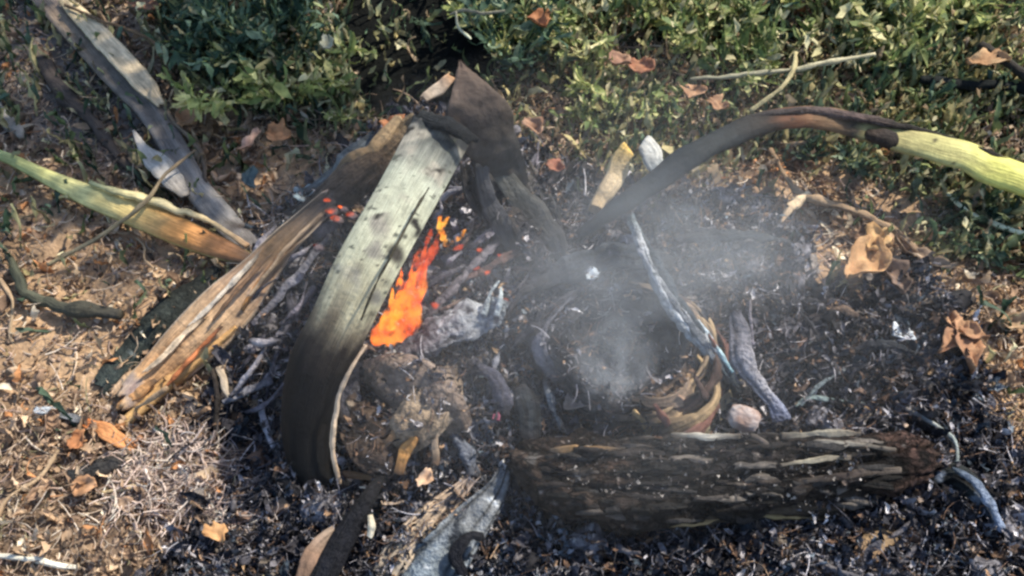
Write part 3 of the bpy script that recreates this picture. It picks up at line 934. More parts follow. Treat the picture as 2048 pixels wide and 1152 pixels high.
tag(sweep("bark_strip", [(70, 820, .01, 6, 3), (125, 825, .014, 9, 4), (170, 846, .012, 7, 3)], M_CHAR, [(0, '#b9c2c8'), (.5, '#8c9094'), (1, '#3c3c3e')], None, 'plank', 14, 36, amp=.003, freq=40),
    "silver-grey strip of bark left of the orange bark strip", "bark")
tag(sweep("twig", [(205, 985, .012, 3.5, 3), (250, 975, .018, 5, 4), (300, 968, .012, 4, 3)], M_WOOD, [(0, '#c2ad84'), (1, '#cdbb98')], None, 'round', 9, 30, amp=.002, freq=40),
    "short cream twig on the straw below the charred stick, lower left", "twig")
tag(sweep("bark_strip", [(465, 1045, .02, 10, 4), (530, 1020, .025, 14, 5), (585, 1000, .03, 16, 5), (605, 975, .035, 10, 4)], M_WOOD, [(0, '#8d7468'), (.6, '#a58a74'), (1, '#c29a6c')], None, 'plank', 16, 50, amp=.003, freq=40, groove=.003, rag=.01),
    "pinkish tan bark strip in the charcoal left of the black pole", "bark")
tag(sweep("burnt_twig", [(425, 740, .03, 4, 4), (435, 790, .035, 5, 5), (432, 850, .03, 5, 5), (445, 900, .02, 4, 4)], M_CHAR, [(0, '#3a332e'), (1, '#1f1e1e')], None, 'round', 10, 40, amp=.004, freq=40),
    "upright dark twig at the left rim of the ember bed", "twig")
tag(sweep("burnt_twig", [(440, 735, .03, 6, 3), (447, 775, .04, 7, 3), (462, 800, .04, 4, 3)], M_WOOD, [(0, '#a3937e'), (1, '#b7a791')], None, 'plank', 10, 30, amp=.003, freq=40),
    "short tan splinter standing at the left rim of the ember bed", "splinter")
tag(sweep("bark_strip", [(445, 805, .04, 5, 3), (490, 785, .05, 9, 4), (545, 760, .05, 7, 3)], M_ASH, [(0, '#74747a'), (1, '#55555c')], None, 'plank', 12, 30, amp=.003, freq=40),
    "grey bent strip over the black hollow left of the sheath's charred foot", "bark")
tag(sweep("ash_strand", [(520, 800, .04, 4, 3), (530, 850, .045, 7, 3), (545, 895, .03, 3, 3)], M_ASH, [(0, '#8b8c94'), (1, '#a4a3a8')], None, 'plank', 10, 30, amp=.004, freq=50),
    "pale ash strand in the black hollow left of the sheath's charred foot", "ash strand")

# ------------------------------------------------------------------ right: arching frond stem
t = thing("arching_frond_stem", G(1600, 400), "long palm frond stem arching over the right side, black where burnt, yellow-green farther out", "palm frond")
P2 = [(1160, 468, .10, 12, 9), (1240, 412, .16, 19, 13), (1310, 365, .19, 22, 14), (1390, 310, .21, 24, 14), (1470, 265, .21, 24, 14), (1550, 240, .20, 24, 13), (1640, 240, .18, 25, 13),
      (1730, 258, .16, 26, 13), (1800, 276, .15, 28, 13), (1880, 300, .14, 30, 14), (1960, 328, .13, 33, 16), (2060, 370, .12, 34, 17), (2200, 440, .1, 34, 18), (2400, 560, .05, 36, 18)]
st_ = sweep("stem", P2, M_FROND,
      [(0, '#23292d'), (.15, '#20262a'), (.27, '#1c2022'), (.34, '#241f1b'), (.385, '#5c3c2a'), (.44, '#6f5840'), (.475, '#35302a'), (.49, '#8c8358'), (.55, '#a09868'), (.63, '#b0ab70'), (.69, '#bfbc68'), (1, '#a5a860')],
      t, 'round', kink=.35, m=32, n=220, hint=(0, -.2, 1), amp=.002, freq=20, groove=.002, gfreq=6, rag=.02, streak=.3, noisecol=.2, patches=[('#2c2822', 60, .45, .15)])
sweep("shade_band", [(1480, 240, .22, 4, 4), (1560, 224, .215, 6, 5), (1640, 222, .20, 8, 7), (1740, 240, .185, 10, 8), (1830, 258, .165, 7, 6), (1920, 286, .15, 6, 5), (2060, 338, .13, 6, 5), (2200, 402, .11, 6, 5)], M_CHAR,  # dark band puts shade along the upper side of the stem
      [(0, '#2b2b2a'), (.3, '#5a4c48'), (.45, '#2a2724'), (1, '#211f16')], st_, 'round', 14, 90, kink=.25, amp=.003, freq=40)
sweep("knot", [(1742, 268, .165, 18, 14), (1772, 274, .165, 22, 16), (1790, 280, .16, 12, 12)], M_CHAR, [(0, '#3d342e'), (1, '#2c2826')], st_, 'round', 18, 24, amp=.008, freq=40)

t = thing("cut_stalk", G(1240, 350), "tan cut stalk standing behind the burnt end of the arching frond", "stalk")
sweep("stalk", [(1190, 420, .05, 12, 10), (1215, 370, .08, 18, 12), (1240, 325, .11, 22, 13), (1256, 298, .13, 20, 12)], M_WOOD, [(0, '#a58f6c'), (.5, '#b29f7f'), (.9, '#b49c6b'), (1, '#d5b263')], t, 'plank', 20, 60, hint='cam',
      amp=.002, freq=30, groove=.003, streak=.4)
tag(sweep("cut_stalk", [(1320, 345, .12, 14, 8), (1300, 310, .14, 16, 9), (1290, 288, .15, 13, 8)], M_WOOD, [(0, '#8f9494'), (1, '#c6c4ba')], None, 'plank', 18, 40, hint='cam', amp=.002, freq=40, groove=.002),
    "short whitish stalk end sticking up right of the tan cut stalk", "stalk")

tag(sweep("twig", [(1380, 158, .12, 3, 3), (1470, 152, .13, 5, 5), (1560, 142, .14, 5, 5), (1660, 124, .14, 5, 5), (1750, 108, .13, 3.5, 3.5)], M_WOOD, [(0, '#8d8a74'), (1, '#b5ad8c')], None, 'round', 10, 70, amp=.002, freq=30),
    "pale straight twig lying across the weeds at the upper right", "twig")
tag(sweep("twig", [(1592, 105, .15, 5, 4), (1582, 150, .14, 6, 5), (1556, 180, .13, 5, 5), (1500, 222, .12, 4, 4)], M_WOOD, [(0, '#bcae80'), (1, '#8f8868')], None, 'round', 10, 50, amp=.003, freq=30),
    "short bent twig crossing the pale twig above the arching frond", "twig")
tag(sweep("twig", [(1895, 388, .04, 4, 4), (1940, 425, .05, 5, 5), (1990, 448, .05, 5, 5), (2090, 482, .05, 5, 5)], M_WOOD, [(0, '#bcc2a4'), (1, '#ccd0b4')], None, 'round', 10, 50, amp=.001, freq=30),
    "smooth pale green stem at the right edge below the yellow end of the arching frond", "stem")
tag(sweep("root", [(1540, 300, .03, 4, 4), (1575, 360, .04, 6, 6), (1610, 392, .05, 8, 7), (1680, 412, .05, 8, 7), (1750, 440, .045, 8, 7), (1800, 470, .04, 7, 6), (1850, 520, .03, 4, 4)], M_WOOD,
          [(0, '#7a6550'), (.4, '#9c8468'), (1, '#7c6650')], None, 'round', 14, 90, amp=.005, freq=30),
    "gnarled brown root crossing the soil right of the smoke", "root")
tag(sweep("root", [(1560, 445, .03, 4, 4), (1590, 408, .045, 9, 7), (1615, 385, .05, 5, 4)], M_WOOD, [(0, '#c2a684'), (1, '#d3bf9c')], None, 'round', 12, 40, amp=.004, freq=30),
    "short sunlit cream root joining the gnarled root", "root")
tag(sweep("dead_branch_or_shade", [(1960, 90, .1, 8, 8), (2020, 128, .1, 10, 9), (2100, 175, .1, 12, 10)], M_WOOD, [(0, '#332e26'), (1, '#27241f')], None, 'round', 12, 40, amp=.003, freq=30),
    "dark branch among the weeds in the upper right corner", "branch")
tag(sweep("dead_branch_or_shade", [(1840, 158, .06, 8, 8), (1920, 166, .06, 13, 11), (2000, 172, .06, 13, 11), (2120, 178, .06, 13, 11)], M_CHAR, [(0, '#1c2120'), (1, '#191d1e')], None, 'round', 14, 50, amp=.003, freq=30),  # black bar stands in for a shadow band across the weeds
    "black bar painting a shadow in the weeds at the right edge above the arching frond", "branch")
tag(sweep("twig", [(900, 30, .2, 3, 3), (925, 20, .22, 3.5, 3.5), (968, 26, .24, 3, 3), (1010, 22, .24, 2.5, 2.5)], M_WOOD, [(0, '#7d7a68'), (1, '#7d7a68')], None, 'round', 8, 40, amp=.003, freq=30),
    "thin grey twig hanging over the dark gap in the weeds at the top", "twig")
tag(sweep("twig", [(912, 24, .22, 2.5, 2.5), (918, 55, .2, 2.5, 2.5), (942, 78, .18, 2.5, 2.5)], M_WOOD, [(0, '#7d7a68'), (1, '#c5c8ac')], None, 'round', 8, 30, amp=.002, freq=30),
    "short drooping twig tip in the dark gap in the weeds at the top", "twig")

# ------------------------------------------------------------------ smouldering round stump
t = thing("smouldering_stump", G(1250, 740), "round smouldering banana stump with layered brown sides, smoke rising from its hollow", "stump")
Cst = G(1238, 735, .0)
SC = depth(Cst) / FPX
nu, nv = 140, 70
th = np.linspace(0, 2 * np.pi, nu, endpoint=False)
tt_ = np.linspace(0, 1, nv)
prof_r = np.interp(tt_, [0, .35, .5, .62, .8, 1], [1.05, 1.0, .93, .80, .52, .05])
prof_z = np.interp(tt_, [0, .35, .5, .62, .8, 1], [0, .75, 1.0, .78, .38, .25])
TH, TT = np.meshgrid(th, tt_)
RR = np.repeat(prof_r[:, None], nu, 1) * 142 * SC
RR = RR * (1 + .10 * fbm(np.stack([np.cos(TH) * 2, np.sin(TH) * 2, TT * 2], -1), 301, 3) + .03 * np.sin(TT * 60))
ZZ = np.repeat(prof_z[:, None], nu, 1) * .125 * (1 + .3 * fbm(np.stack([np.cos(TH) * 1.5, np.sin(TH) * 1.5, TT * 0 + 4], -1), 302, 3))
V = np.stack([Cst[0] + RR * np.cos(TH), Cst[1] + RR * np.sin(TH) * .95 - .0 * ZZ, Cst[2] - .02 + ZZ], -1)
V = V + (.020 * fbm(V * 16, 303, 5) - .006 * np.abs(fbm(V * 50, 306, 3)))[..., None] * np.array([.7, .7, 1])
g1 = fbm(np.stack([np.cos(TH) * 3, np.sin(TH) * 3, TT * 22], -1), 304, 3)
w_ = sstep(-.3, .5, g1)[..., None]
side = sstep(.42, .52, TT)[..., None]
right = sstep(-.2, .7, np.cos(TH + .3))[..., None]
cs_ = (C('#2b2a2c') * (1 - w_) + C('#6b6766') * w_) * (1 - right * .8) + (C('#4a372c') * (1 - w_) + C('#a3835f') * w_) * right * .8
ci_ = C('#151517') * (1 - w_) + C('#4c4c4e') * w_  # darker inside: char, with the shade of the hollow painted in
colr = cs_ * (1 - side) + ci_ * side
idx = np.arange(nu * nv).reshape(nv, nu)
j2 = np.roll(np.arange(nu), -1)
q = np.stack([idx[:-1], idx[:-1][:, j2], idx[1:][:, j2], idx[1:]], -1).reshape(-1, 4)
build("stump_core", V.reshape(-1, 3), q, colr.reshape(-1, 3), M_ASH, t)
for k, (rr, a0, a1, cc, hh) in enumerate([(148, -85, 95, '#7b6a5a', .125), (163, -80, 80, '#a18a6c', .115), (178, -74, 66, '#4d3c34', .10), (193, -70, 50, '#8f7a5c', .082), (208, -64, 36, '#6e4c42', .062), (222, -55, 20, '#8a8068', .042),
                                          (152, 95, 215, '#75747a', .12), (168, 100, 200, '#4c4b50', .10)]):
    rows, hn = [], []
    for a in np.linspace(a0, a1, 11):
        ar = math.radians(a)
        wv = 1 + .05 * math.sin(a * .09 + k * 1.7)
        rows.append([Cst[0] + rr * wv * SC * math.cos(ar), Cst[1] + rr * wv * SC * .95 * math.sin(ar), Cst[2] + hh * (.86 + .14 * math.sin(a * .05 + k)) - .02, .014 + .004 * math.sin(a * .11 + k), .0035])
        hn.append([math.cos(ar), math.sin(ar), .75])
    sweep("sheath_layer", rows, M_WOOD if k < 6 else M_ASH, [(0, '#2f2a28'), (.15, cc), (.8, cc), (1, '#3c3836')], t, 'plank', 22, 110, hint=hn, world=True, amp=.008, freq=26, groove=.005, rag=.03, streak=.6, crack=.003,
          patches=[('#2a2725', 25, .2, .25)], kink=.3)
for k in range(9):
    a = -78 + k * 10.2
    ar = math.radians(a)
    rr = 172 + (k % 3) * 13
    c_ = ('#a58a62', '#6c4a40', '#6f6a48', '#b08f78', '#4a3a34', '#94806a')[k % 6]
    x0, y0 = Cst[0] + rr * SC * math.cos(ar), Cst[1] + rr * SC * math.sin(ar) * .95
    z0 = float(H(x0, y0))
    hh = .10 + .035 * math.sin(k * 2.1)
    sweep("fibre_strip", [[x0 + .012, y0 - .004, z0 - .005, .006, .003], [x0 + .010, y0, z0 + hh * .35, .007, .003], [x0 - .004, y0 + .004, z0 + hh * .75, .006, .003], [x0 - .026, y0 + .01, z0 + hh * 1.1, .003, .002]],
          M_WOOD, [(0, '#3a302b'), (.3, c_), (1, c_)], t, 'plank', 10, 30, hint=(math.cos(ar), math.sin(ar), .2), world=True, amp=.004, freq=40, groove=.002, rag=.006, streak=.5)

# ash coated branch and its neighbour
t = thing("ash_branch", G(1360, 620), "white ash-coated branch leaning from the arching frond down to the stone", "branch")
BR = [(1262, 435, .16), (1285, 490, .16), (1312, 548, .15), (1352, 610, .14), (1400, 672, .12), (1440, 730, .09), (1478, 785, .06)]
for k, (o0, wd, c_) in enumerate([(-.9, 5, '#8e9094'), (-.4, 7, '#a9abae'), (.1, 8, '#66696d'), (.5, 5, '#b7babd'), (.9, 6, '#7d8286'), (0, 10, '#3c4246')]):
    rows = []
    for j, (a_, b_, h_) in enumerate(BR):
        sp = (6, 10, 12, 20, 17, 12, 6)[j] * math.cos(j * .55 + k * .4) * o0 + (0 if k < 5 else 1)
        rows.append((a_ + sp * .8, b_ - sp * .5, h_ - (.012 if k == 5 else 0) + .004 * math.sin(j + k * 2), wd * (.7 + .3 * math.sin(j * 1.3 + k)) * (1.9 if k == 5 else 1), wd * .8))
    sweep("strand", rows, M_ASH, [(0, '#5a6468'), (.2, c_), (.75, c_), (.88, '#3f474b'), (1, '#242628')], t, 'round', 14, 90, hint='cam', amp=.007, freq=55, groove=.005, streak=.6, rag=.01, patches=[('#50575c', 40, .3, .2)])
sweep("splinter", [(1300, 560, .14, 4, 4), (1340, 620, .13, 6, 5), (1400, 690, .11, 7, 5), (1460, 770, .07, 4, 4)], M_ASH, [(0, '#6c7378'), (.5, '#8e989e'), (1, '#2e3234')], t, 'round', 12, 60, amp=.004, freq=40)
sweep("splinter", [(1395, 640, .125, 3, 3), (1430, 690, .115, 5, 4), (1466, 745, .09, 3, 3)], M_ASH, [(0, '#b8c0c6'), (1, '#7fa0a6')], t, 'round', 10, 40, amp=.003, freq=50)
t = thing("ash_branch", G(1500, 740), "lilac-grey burnt stick standing right of the white ash-coated branch, ending behind the stone", "stick")
sweep("branch", [(1468, 620, .13, 10, 7), (1478, 670, .12, 17, 9), (1490, 720, .1, 18, 10), (1515, 765, .08, 15, 9), (1545, 812, .06, 14, 9), (1562, 840, .05, 17, 10)], M_ASH,
      [(0, '#4a4a50'), (.3, '#747277'), (.7, '#9c9a9e'), (.9, '#7c8296'), (1, '#5a5f70')], t, 'plank', 22, 90, hint='cam', amp=.004, freq=30, groove=.006, streak=.6, rag=.01, crack=.003)
sweep("splinter", [(1462, 700, .1, 5, 4), (1466, 745, .08, 6, 5), (1476, 780, .06, 3, 3)], M_ASH, [(0, '#7c777f'), (1, '#6b6469')], t, 'plank', 12, 30, hint='cam', amp=.003, freq=40)
sweep("splinter", [(1500, 600, .14, 3, 3), (1502, 640, .13, 4, 3), (1505, 690, .11, 4, 3)], M_ASH, [(0, '#80797a'), (1, '#77727a')], t, 'round', 10, 30, hint='cam', amp=.002, freq=40)
tag(sweep("burnt_twig", [(1590, 812, .03, 5, 4), (1620, 795, .035, 5, 4), (1660, 800, .03, 5, 4), (1730, 808, .02, 3, 3)], M_ASH, [(0, '#7f8f8f'), (1, '#4b5456')], None, 'round', 10, 40, amp=.003, freq=40),
    "forked grey twig lying in charcoal behind the right half of the big log", "twig")
tag(sweep("burnt_twig", [(1600, 812, .035, 4, 4), (1640, 770, .045, 4, 4), (1690, 740, .03, 3, 3)], M_ASH, [(0, '#5f6a6c'), (1, '#53585c')], None, 'round', 10, 40, amp=.003, freq=40),
    "grey twig slanting up from behind the right half of the big log", "twig")

# ------------------------------------------------------------------ the big log in front
t = thing("charred_log", G(1450, 930), "big dark brown charred log lying across the lower right, flecked with ash", "log")
lg = sweep("log_body", [(1035, 915, .05, 34, 30), (1075, 930, .06, 62, 50), (1130, 952, .066, 86, 64), (1220, 962, .068, 94, 68), (1320, 960, .068, 92, 68), (1420, 950, .068, 86, 66), (1540, 938, .066, 78, 62), (1660, 932, .064, 68, 58), (1760, 926, .060, 58, 50), (1830, 918, .05, 46, 40), (1862, 915, .045, 26, 24)],
      M_BARK, [(0, '#39302a'), (.1, '#372d26'), (.3, '#231f1d'), (.5, '#242222'), (.7, '#2c2623'), (.85, '#3a2e27'), (.95, '#54403a'), (1, '#40342e')], t, 'round', kink=.12, m=72, n=240, amp=.030, freq=15, groove=.008, gfreq=10,
      rag=.015, streak=.55, crack=.012, patches=[('#7d7671', 60, .46, .1), ('#463428', 12, .35, .3), ('#0f0e0e', 9, .1, .3), ('#55524f', 28, .42, .15)])
sweep("lower_slab", [(1290, 1052, .03, 14, 8), (1370, 1034, .04, 26, 12), (1450, 1016, .045, 36, 16), (1540, 1006, .048, 42, 18), (1620, 1002, .048, 44, 18), (1700, 1000, .045, 38, 16), (1740, 1002, .04, 22, 12)], M_CHAR,
      [(0, '#3e332b'), (.3, '#4f4438'), (.7, '#473d33'), (1, '#211c19')], t, 'trough', 40, 120, hint=(0, -.9, .5), amp=.006, freq=18, groove=.006, gfreq=8, rag=.012, thick=.02, streak=.5, crack=.004)
sweep("bark_ridge", [(1200, 1062, .018, 4, 3), (1270, 1056, .03, 4, 4), (1370, 1046, .04, 5, 4), (1460, 1034, .045, 5, 4), (1560, 1034, .04, 4, 3), (1650, 1038, .03, 3, 3)], M_WOOD,
      [(0, '#6b543c'), (.4, '#a58a62'), (.8, '#8c7a55'), (1, '#4a3d2f')], t, 'round', 10, 90, amp=.006, freq=50)
for q_, c_ in (([(1340, 868, .135, 4, 3), (1420, 874, .14, 6, 4), (1480, 872, .14, 5, 3)], '#a8a396'), ([(1560, 872, .13, 5, 3), (1660, 868, .13, 7, 4), (1720, 868, .125, 4, 3)], '#8e8878'),
               ([(1560, 930, .135, 3, 3), (1620, 922, .135, 5, 3), (1700, 915, .125, 4, 3)], '#8d8674'), ([(1600, 890, .135, 3, 3), (1680, 886, .13, 6, 3), (1790, 900, .11, 3, 3)], '#77736a'),
               ([(1500, 870, .142, 5, 4), (1530, 885, .14, 5, 4), (1550, 905, .135, 3, 3)], '#5f5650'), ([(1590, 965, .11, 4, 4), (1700, 950, .11, 9, 6), (1800, 940, .09, 5, 4)], '#332b27'),
               ([(1100, 900, .13, 5, 3), (1180, 897, .14, 7, 4), (1250, 897, .14, 3, 3)], '#8a6c46'), ([(1380, 1000, .08, 4, 4), (1420, 985, .1, 6, 4), (1470, 975, .1, 3, 3)], '#7d5a48')):
    sweep("bark_strip", q_, M_WOOD, [(0, '#4b443d'), (.4, c_), (1, '#4b443d')], lg, 'plank', 12, 40, hint='cam', amp=.004, freq=50)
blob("broken_end", 1805, 930, .045, 58, 42, 36, M_CHAR, '#352b27', '#6f5547', t, .6, 30, 56, 40)
blob("bark_flake", 1880, 985, .03, 20, 14, 6, M_DRY, '#c9a08c', '#dcc0ae', t, .3, 60, 20, 14, 50)
bpy.context.view_layer.update()
DG = bpy.context.evaluated_depsgraph_get()


def S(px, py):
    """point of the already built surface seen at a pixel"""
    v = FWD * FPX + RGT * (px - 1024) + UPV * (576 - py)
    v = v / np.linalg.norm(v)
    ok, loc, nor, _, ob, _ = scene.ray_cast(DG, CAM.tolist(), v.tolist())
    return np.array(loc), np.array(nor)


for k in range(90):
    cx, cy = random.uniform(1090, 1790), random.uniform(878, 1040)
    if cy > 1010 and cx > 1450:
        continue
    ln, wd = random.uniform(25, 110), random.uniform(3, 8)
    sl = random.gauss(0, .05) + (cx - 1400) * -.00006
    rows = []
    for f in (-.5, 0, .5):
        p_, n_ = S(cx + f * ln, cy + f * ln * sl + random.gauss(0, 1.5))
        rows.append(list(p_ + n_ * .001) + [wd * SC * (1 if f == 0 else .6), .004])
    if max(abs(rows[0][2] - rows[1][2]), abs(rows[2][2] - rows[1][2])) > .05:
        continue
    c_ = random.choice(['#171615', '#242120', '#35302d', '#141414', '#45403c', '#57524d', '#2c2b2b'])
    sweep("bark_plate", rows, M_CHAR, [(0, c_), (1, c_)], lg, 'plank', 12, 22, hint=list(n_), world=True, amp=.004, freq=45, groove=.002, rag=.008, streak=.5, patches=[('#a39c94', 90, .5, .15)])
# ash specks stuck to the log (too many and too small to be parts one by one)
k_ = 260
lx = RNG.uniform(1130, 1740, k_)
ly = RNG.uniform(878, 1010, k_)
P_ = np.array([plane_pt(a, b, .07 + float(H(*plane_pt(a, b, .07)[:2])) + .052 * max(0, 1 - ((b - 925) / 95) ** 2) ** .5) for a, b in zip(lx, ly)])
emit_leaves("ash_speck", P_[:, 0], P_[:, 1] - .004, P_[:, 2], RNG.uniform(.003, .010, k_), RNG.uniform(0, 6.28, k_), RNG.normal(0, .5, k_), RNG.normal(.3, .6, k_),
            palette(k_, [('#98928c', 3), ('#77716c', 3), ('#c2bbb5', 1), ('#6b5f58', 2)]), dryT, M_ASH, None, 'stuff', t, 2.2, .1)

tag(blob("stone", 1488, 836, .115, 34, 27, 21, M_STONE, '#a39a96', '#7f6558', None, .30, 55, 60, 44, -15),
    "smooth rounded pinkish-white stone perched on top of the big charred log", "stone")

# bottom right curved charred sheath
t = thing("curved_sheath", G(1960, 1000), "black curved sheath with an ash-blue inner edge at the lower right corner", "palm sheath")
sweep("blade", [(1860, 965, .03, 18, 8), (1905, 952, .05, 26, 12), (1945, 975, .06, 22, 10), (1978, 1020, .045, 14, 8), (2000, 1075, .02, 7, 5)], M_CHAR, [(0, '#1f2221'), (.5, '#25292a'), (.8, '#3c4450'), (1, '#6b6250')], t,
      'trough', 32, 80, hint=(-.2, -.5, .9), amp=.010, freq=30, groove=.006, rag=.02, thick=.004, crack=.003, patches=[('#6b7480', 40, .3, .2)])
sweep("ash_edge", [(1905, 935, .085, 5, 4), (1950, 965, .09, 8, 5), (1980, 1010, .07, 10, 6), (1998, 1050, .045, 7, 5), (2008, 1082, .02, 4, 4)], M_ASH, [(0, '#3b444c'), (.5, '#8592a6'), (.9, '#7f8ca2'), (1, '#a08c68')], t, 'plank', 14, 50, amp=.005, freq=50, kink=.5, patches=[('#4a525c', 60, .2, .2)])
tag(sweep("burnt_twig", [(1790, 805, .03, 3, 3), (1850, 838, .04, 3.5, 3.5), (1900, 872, .05, 4, 4), (1915, 905, .05, 3.5, 3.5), (1912, 940, .05, 3, 3)], M_ASH, [(0, '#6b6260'), (.6, '#8f9794'), (1, '#7d8683')], None, 'round', 9, 60, amp=.003, freq=40),
    "thin ashy twig curving over charcoal between the log's right end and the black sheath", "twig")
tag(sweep("bark_strip", [(1700, 1152, .015, 26, 5), (1745, 1100, .02, 26, 6), (1790, 1055, .02, 18, 5), (1815, 1020, .02, 9, 4)], M_WOOD, [(0, '#a58a7c'), (.4, '#8d765a'), (1, '#5b5040')], None, 'plank', 18, 50, amp=.004, freq=30, groove=.004, rag=.012),
    "wide brown bark strip leading down from the right end of the big log", "bark")

# ------------------------------------------------------------------ bottom: black pole, pinkish stick, ash sheath
tag(sweep("charred_pole", [(615, 1230, .05, 30, 20), (660, 1130, .055, 27, 19), (700, 1060, .06, 24, 17), (735, 1000, .06, 19, 14), (760, 955, .055, 12, 9)], M_CHAR, [(0, '#15161c'), (.6, '#191a1f'), (1, '#1e1d1e')], None, 'round', kink=.12, m=26, n=90,
          amp=.003, freq=25, groove=.003, rag=.01),
    "smooth black pole pointing up from the bottom edge towards the pale sheath", "pole")
tag(sweep("stick", [(590, 1210, .05, 17, 10), (615, 1130, .055, 17, 10), (640, 1085, .055, 15, 9), (668, 1062, .05, 10, 7)], M_WOOD, [(0, '#5f4c40'), (.6, '#7a6352'), (1, '#857668')], None, 'plank', 18, 50, hint='cam', amp=.003, freq=30, groove=.003),
    "pinkish-brown stick end lying against the left of the black pole", "stick")
t = thing("ash_sheath", G(900, 1090), "curled grey ash-covered sheath with a dark round hole at the bottom centre", "palm sheath")
sweep("blade", [(810, 1230, .03, 60, 26), (860, 1150, .035, 60, 28), (905, 1090, .045, 50, 26), (950, 1035, .05, 38, 22), (990, 985, .05, 24, 14), (1010, 940, .045, 12, 8)], M_ASH,
      [(0, '#8a959c'), (.3, '#79838a'), (.6, '#7d8184'), (1, '#55585c')], t, 'trough', 44, 120, hint='cam', amp=.026, freq=15, groove=.012, gfreq=6, rag=.02, thick=.01, arc=1.3, streak=.7, crack=.006,
      patches=[('#2c3036', 22, .25, .2), ('#b9bfc4', 35, .45, .15)])
sweep("hole_rim", [(925, 1150, .06, 12, 10), (915, 1110, .075, 12, 9), (935, 1078, .085, 11, 8), (965, 1072, .08, 9, 7)], M_CHAR, [(0, '#15161c'), (1, '#1b1c20')], t, 'round', 16, 50, amp=.003, freq=30)
tag(sweep("straw_bundle", [(760, 1180, .04, 30, 12), (800, 1110, .05, 36, 14), (850, 1050, .05, 32, 12), (900, 1000, .05, 22, 9), (940, 960, .045, 10, 6)], M_WOOD, [(0, '#8d867a'), (.4, '#b3a088'), (.8, '#b39c84'), (1, '#8d8078')], None, 'trough', 36, 100,
          hint='cam', amp=.010, freq=25, groove=.010, gfreq=11, rag=.03, streak=.7, crack=.004, patches=[('#3a3634', 25, .3, .2)]),
    "frayed tan bundle of fibres between the black pole and the grey ash sheath", "fibre bundle")
tag(sweep("tan_chip", [(738, 1075, .07, 5, 4), (742, 1050, .075, 7, 5), (740, 1030, .075, 5, 4)], M_WOOD, [(0, '#cfc8b4'), (1, '#b8ad94')], None, 'plank', 10, 20, amp=.001),
    "small cream wood chip beside the black pole", "wood chip")

# ------------------------------------------------------------------ centre: crumpled husk, ash lumps, charred pieces
t = thing("crumpled_husk", G(810, 830), "crumpled grey-brown burnt husk right of the sheath's charred foot", "husk")
for q_, c1_, c2_ in (([(730, 745, .05, 30, 14), (790, 760, .09, 56, 22), (850, 790, .10, 62, 24), (900, 840, .07, 44, 18), (925, 880, .03, 20, 10)], '#5d5148', '#85766a'),
                    ([(900, 740, .05, 24, 12), (880, 790, .09, 46, 18), (840, 840, .09, 50, 20), (800, 880, .06, 36, 16), (760, 905, .03, 16, 8)], '#6b5d50', '#8b7b68'),
                    ([(700, 800, .03, 24, 12), (725, 850, .07, 44, 20), (750, 900, .07, 46, 20), (790, 945, .04, 28, 12)], '#332d2b', '#54473c'),
                    ([(740, 720, .04, 14, 8), (700, 770, .05, 22, 12), (690, 830, .05, 24, 12), (700, 900, .03, 16, 8)], '#28282c', '#3f3f45')):
    sweep("husk_fold", q_, M_ASH, [(0, c1_), (.5, c2_), (1, c1_)], t, 'trough', 44, 90, hint='cam', amp=.030, freq=14, groove=.012, gfreq=5, rag=.03, thick=.004, arc=1.3, streak=.5,
          patches=[('#2b2725', 18, .15, .3), ('#9d8e7c', 30, .4, .2)])
for q_, c_ in (([(760, 900, .08, 7, 4), (800, 850, .1, 9, 5), (835, 812, .1, 6, 4)], '#7d6247'), ([(795, 948, .06, 9, 5), (815, 905, .08, 11, 5), (832, 872, .09, 7, 4)], '#9c7242'),
               ([(690, 950, .04, 6, 4), (730, 955, .045, 6, 4), (770, 962, .04, 4, 3)], '#6f5438'), ([(715, 860, .08, 5, 4), (760, 870, .09, 6, 4), (800, 830, .1, 4, 3)], '#5c4a3c'),
               ([(870, 930, .06, 8, 5), (872, 890, .07, 10, 5), (865, 850, .08, 6, 4)], '#80705f')):
    sweep("husk_shard", q_, M_WOOD, [(0, '#5a4636'), (.4, c_), (1, c_)], t, 'plank', 14, 40, hint='cam', amp=.003, freq=40, groove=.003, rag=.008)
t = thing("ash_lump", G(930, 650), "pale blue-grey ash lump with two upright prongs right of the flames", "ash lump")
sweep("lump", [(790, 712, .05, 10, 6), (840, 690, .06, 22, 10), (890, 665, .07, 32, 14), (940, 642, .08, 38, 18), (985, 622, .09, 28, 16), (1008, 610, .09, 12, 10)], M_ASH,
      [(0, '#504f54'), (.4, '#6c6b70'), (.75, '#94979b'), (1, '#747a7e')], t, 'round', 40, 130, amp=.022, freq=34, groove=.009, streak=.7, crack=.004, patches=[('#3c3b40', 38, .15, .2), ('#c2c6cb', 60, .35, .2)])
sweep("prong", [(965, 630, .1, 8, 6), (978, 590, .12, 5, 4), (998, 562, .13, 3, 3)], M_ASH, [(0, '#8e9699'), (1, '#a8afaf')], t, 'round', 10, 30, hint='cam', amp=.003, freq=50)
sweep("prong", [(992, 632, .1, 7, 6), (1000, 600, .115, 5, 4), (1002, 575, .12, 3, 3)], M_ASH, [(0, '#8e9699'), (1, '#a8afaf')], t, 'round', 10, 30, hint='cam', amp=.003, freq=50)

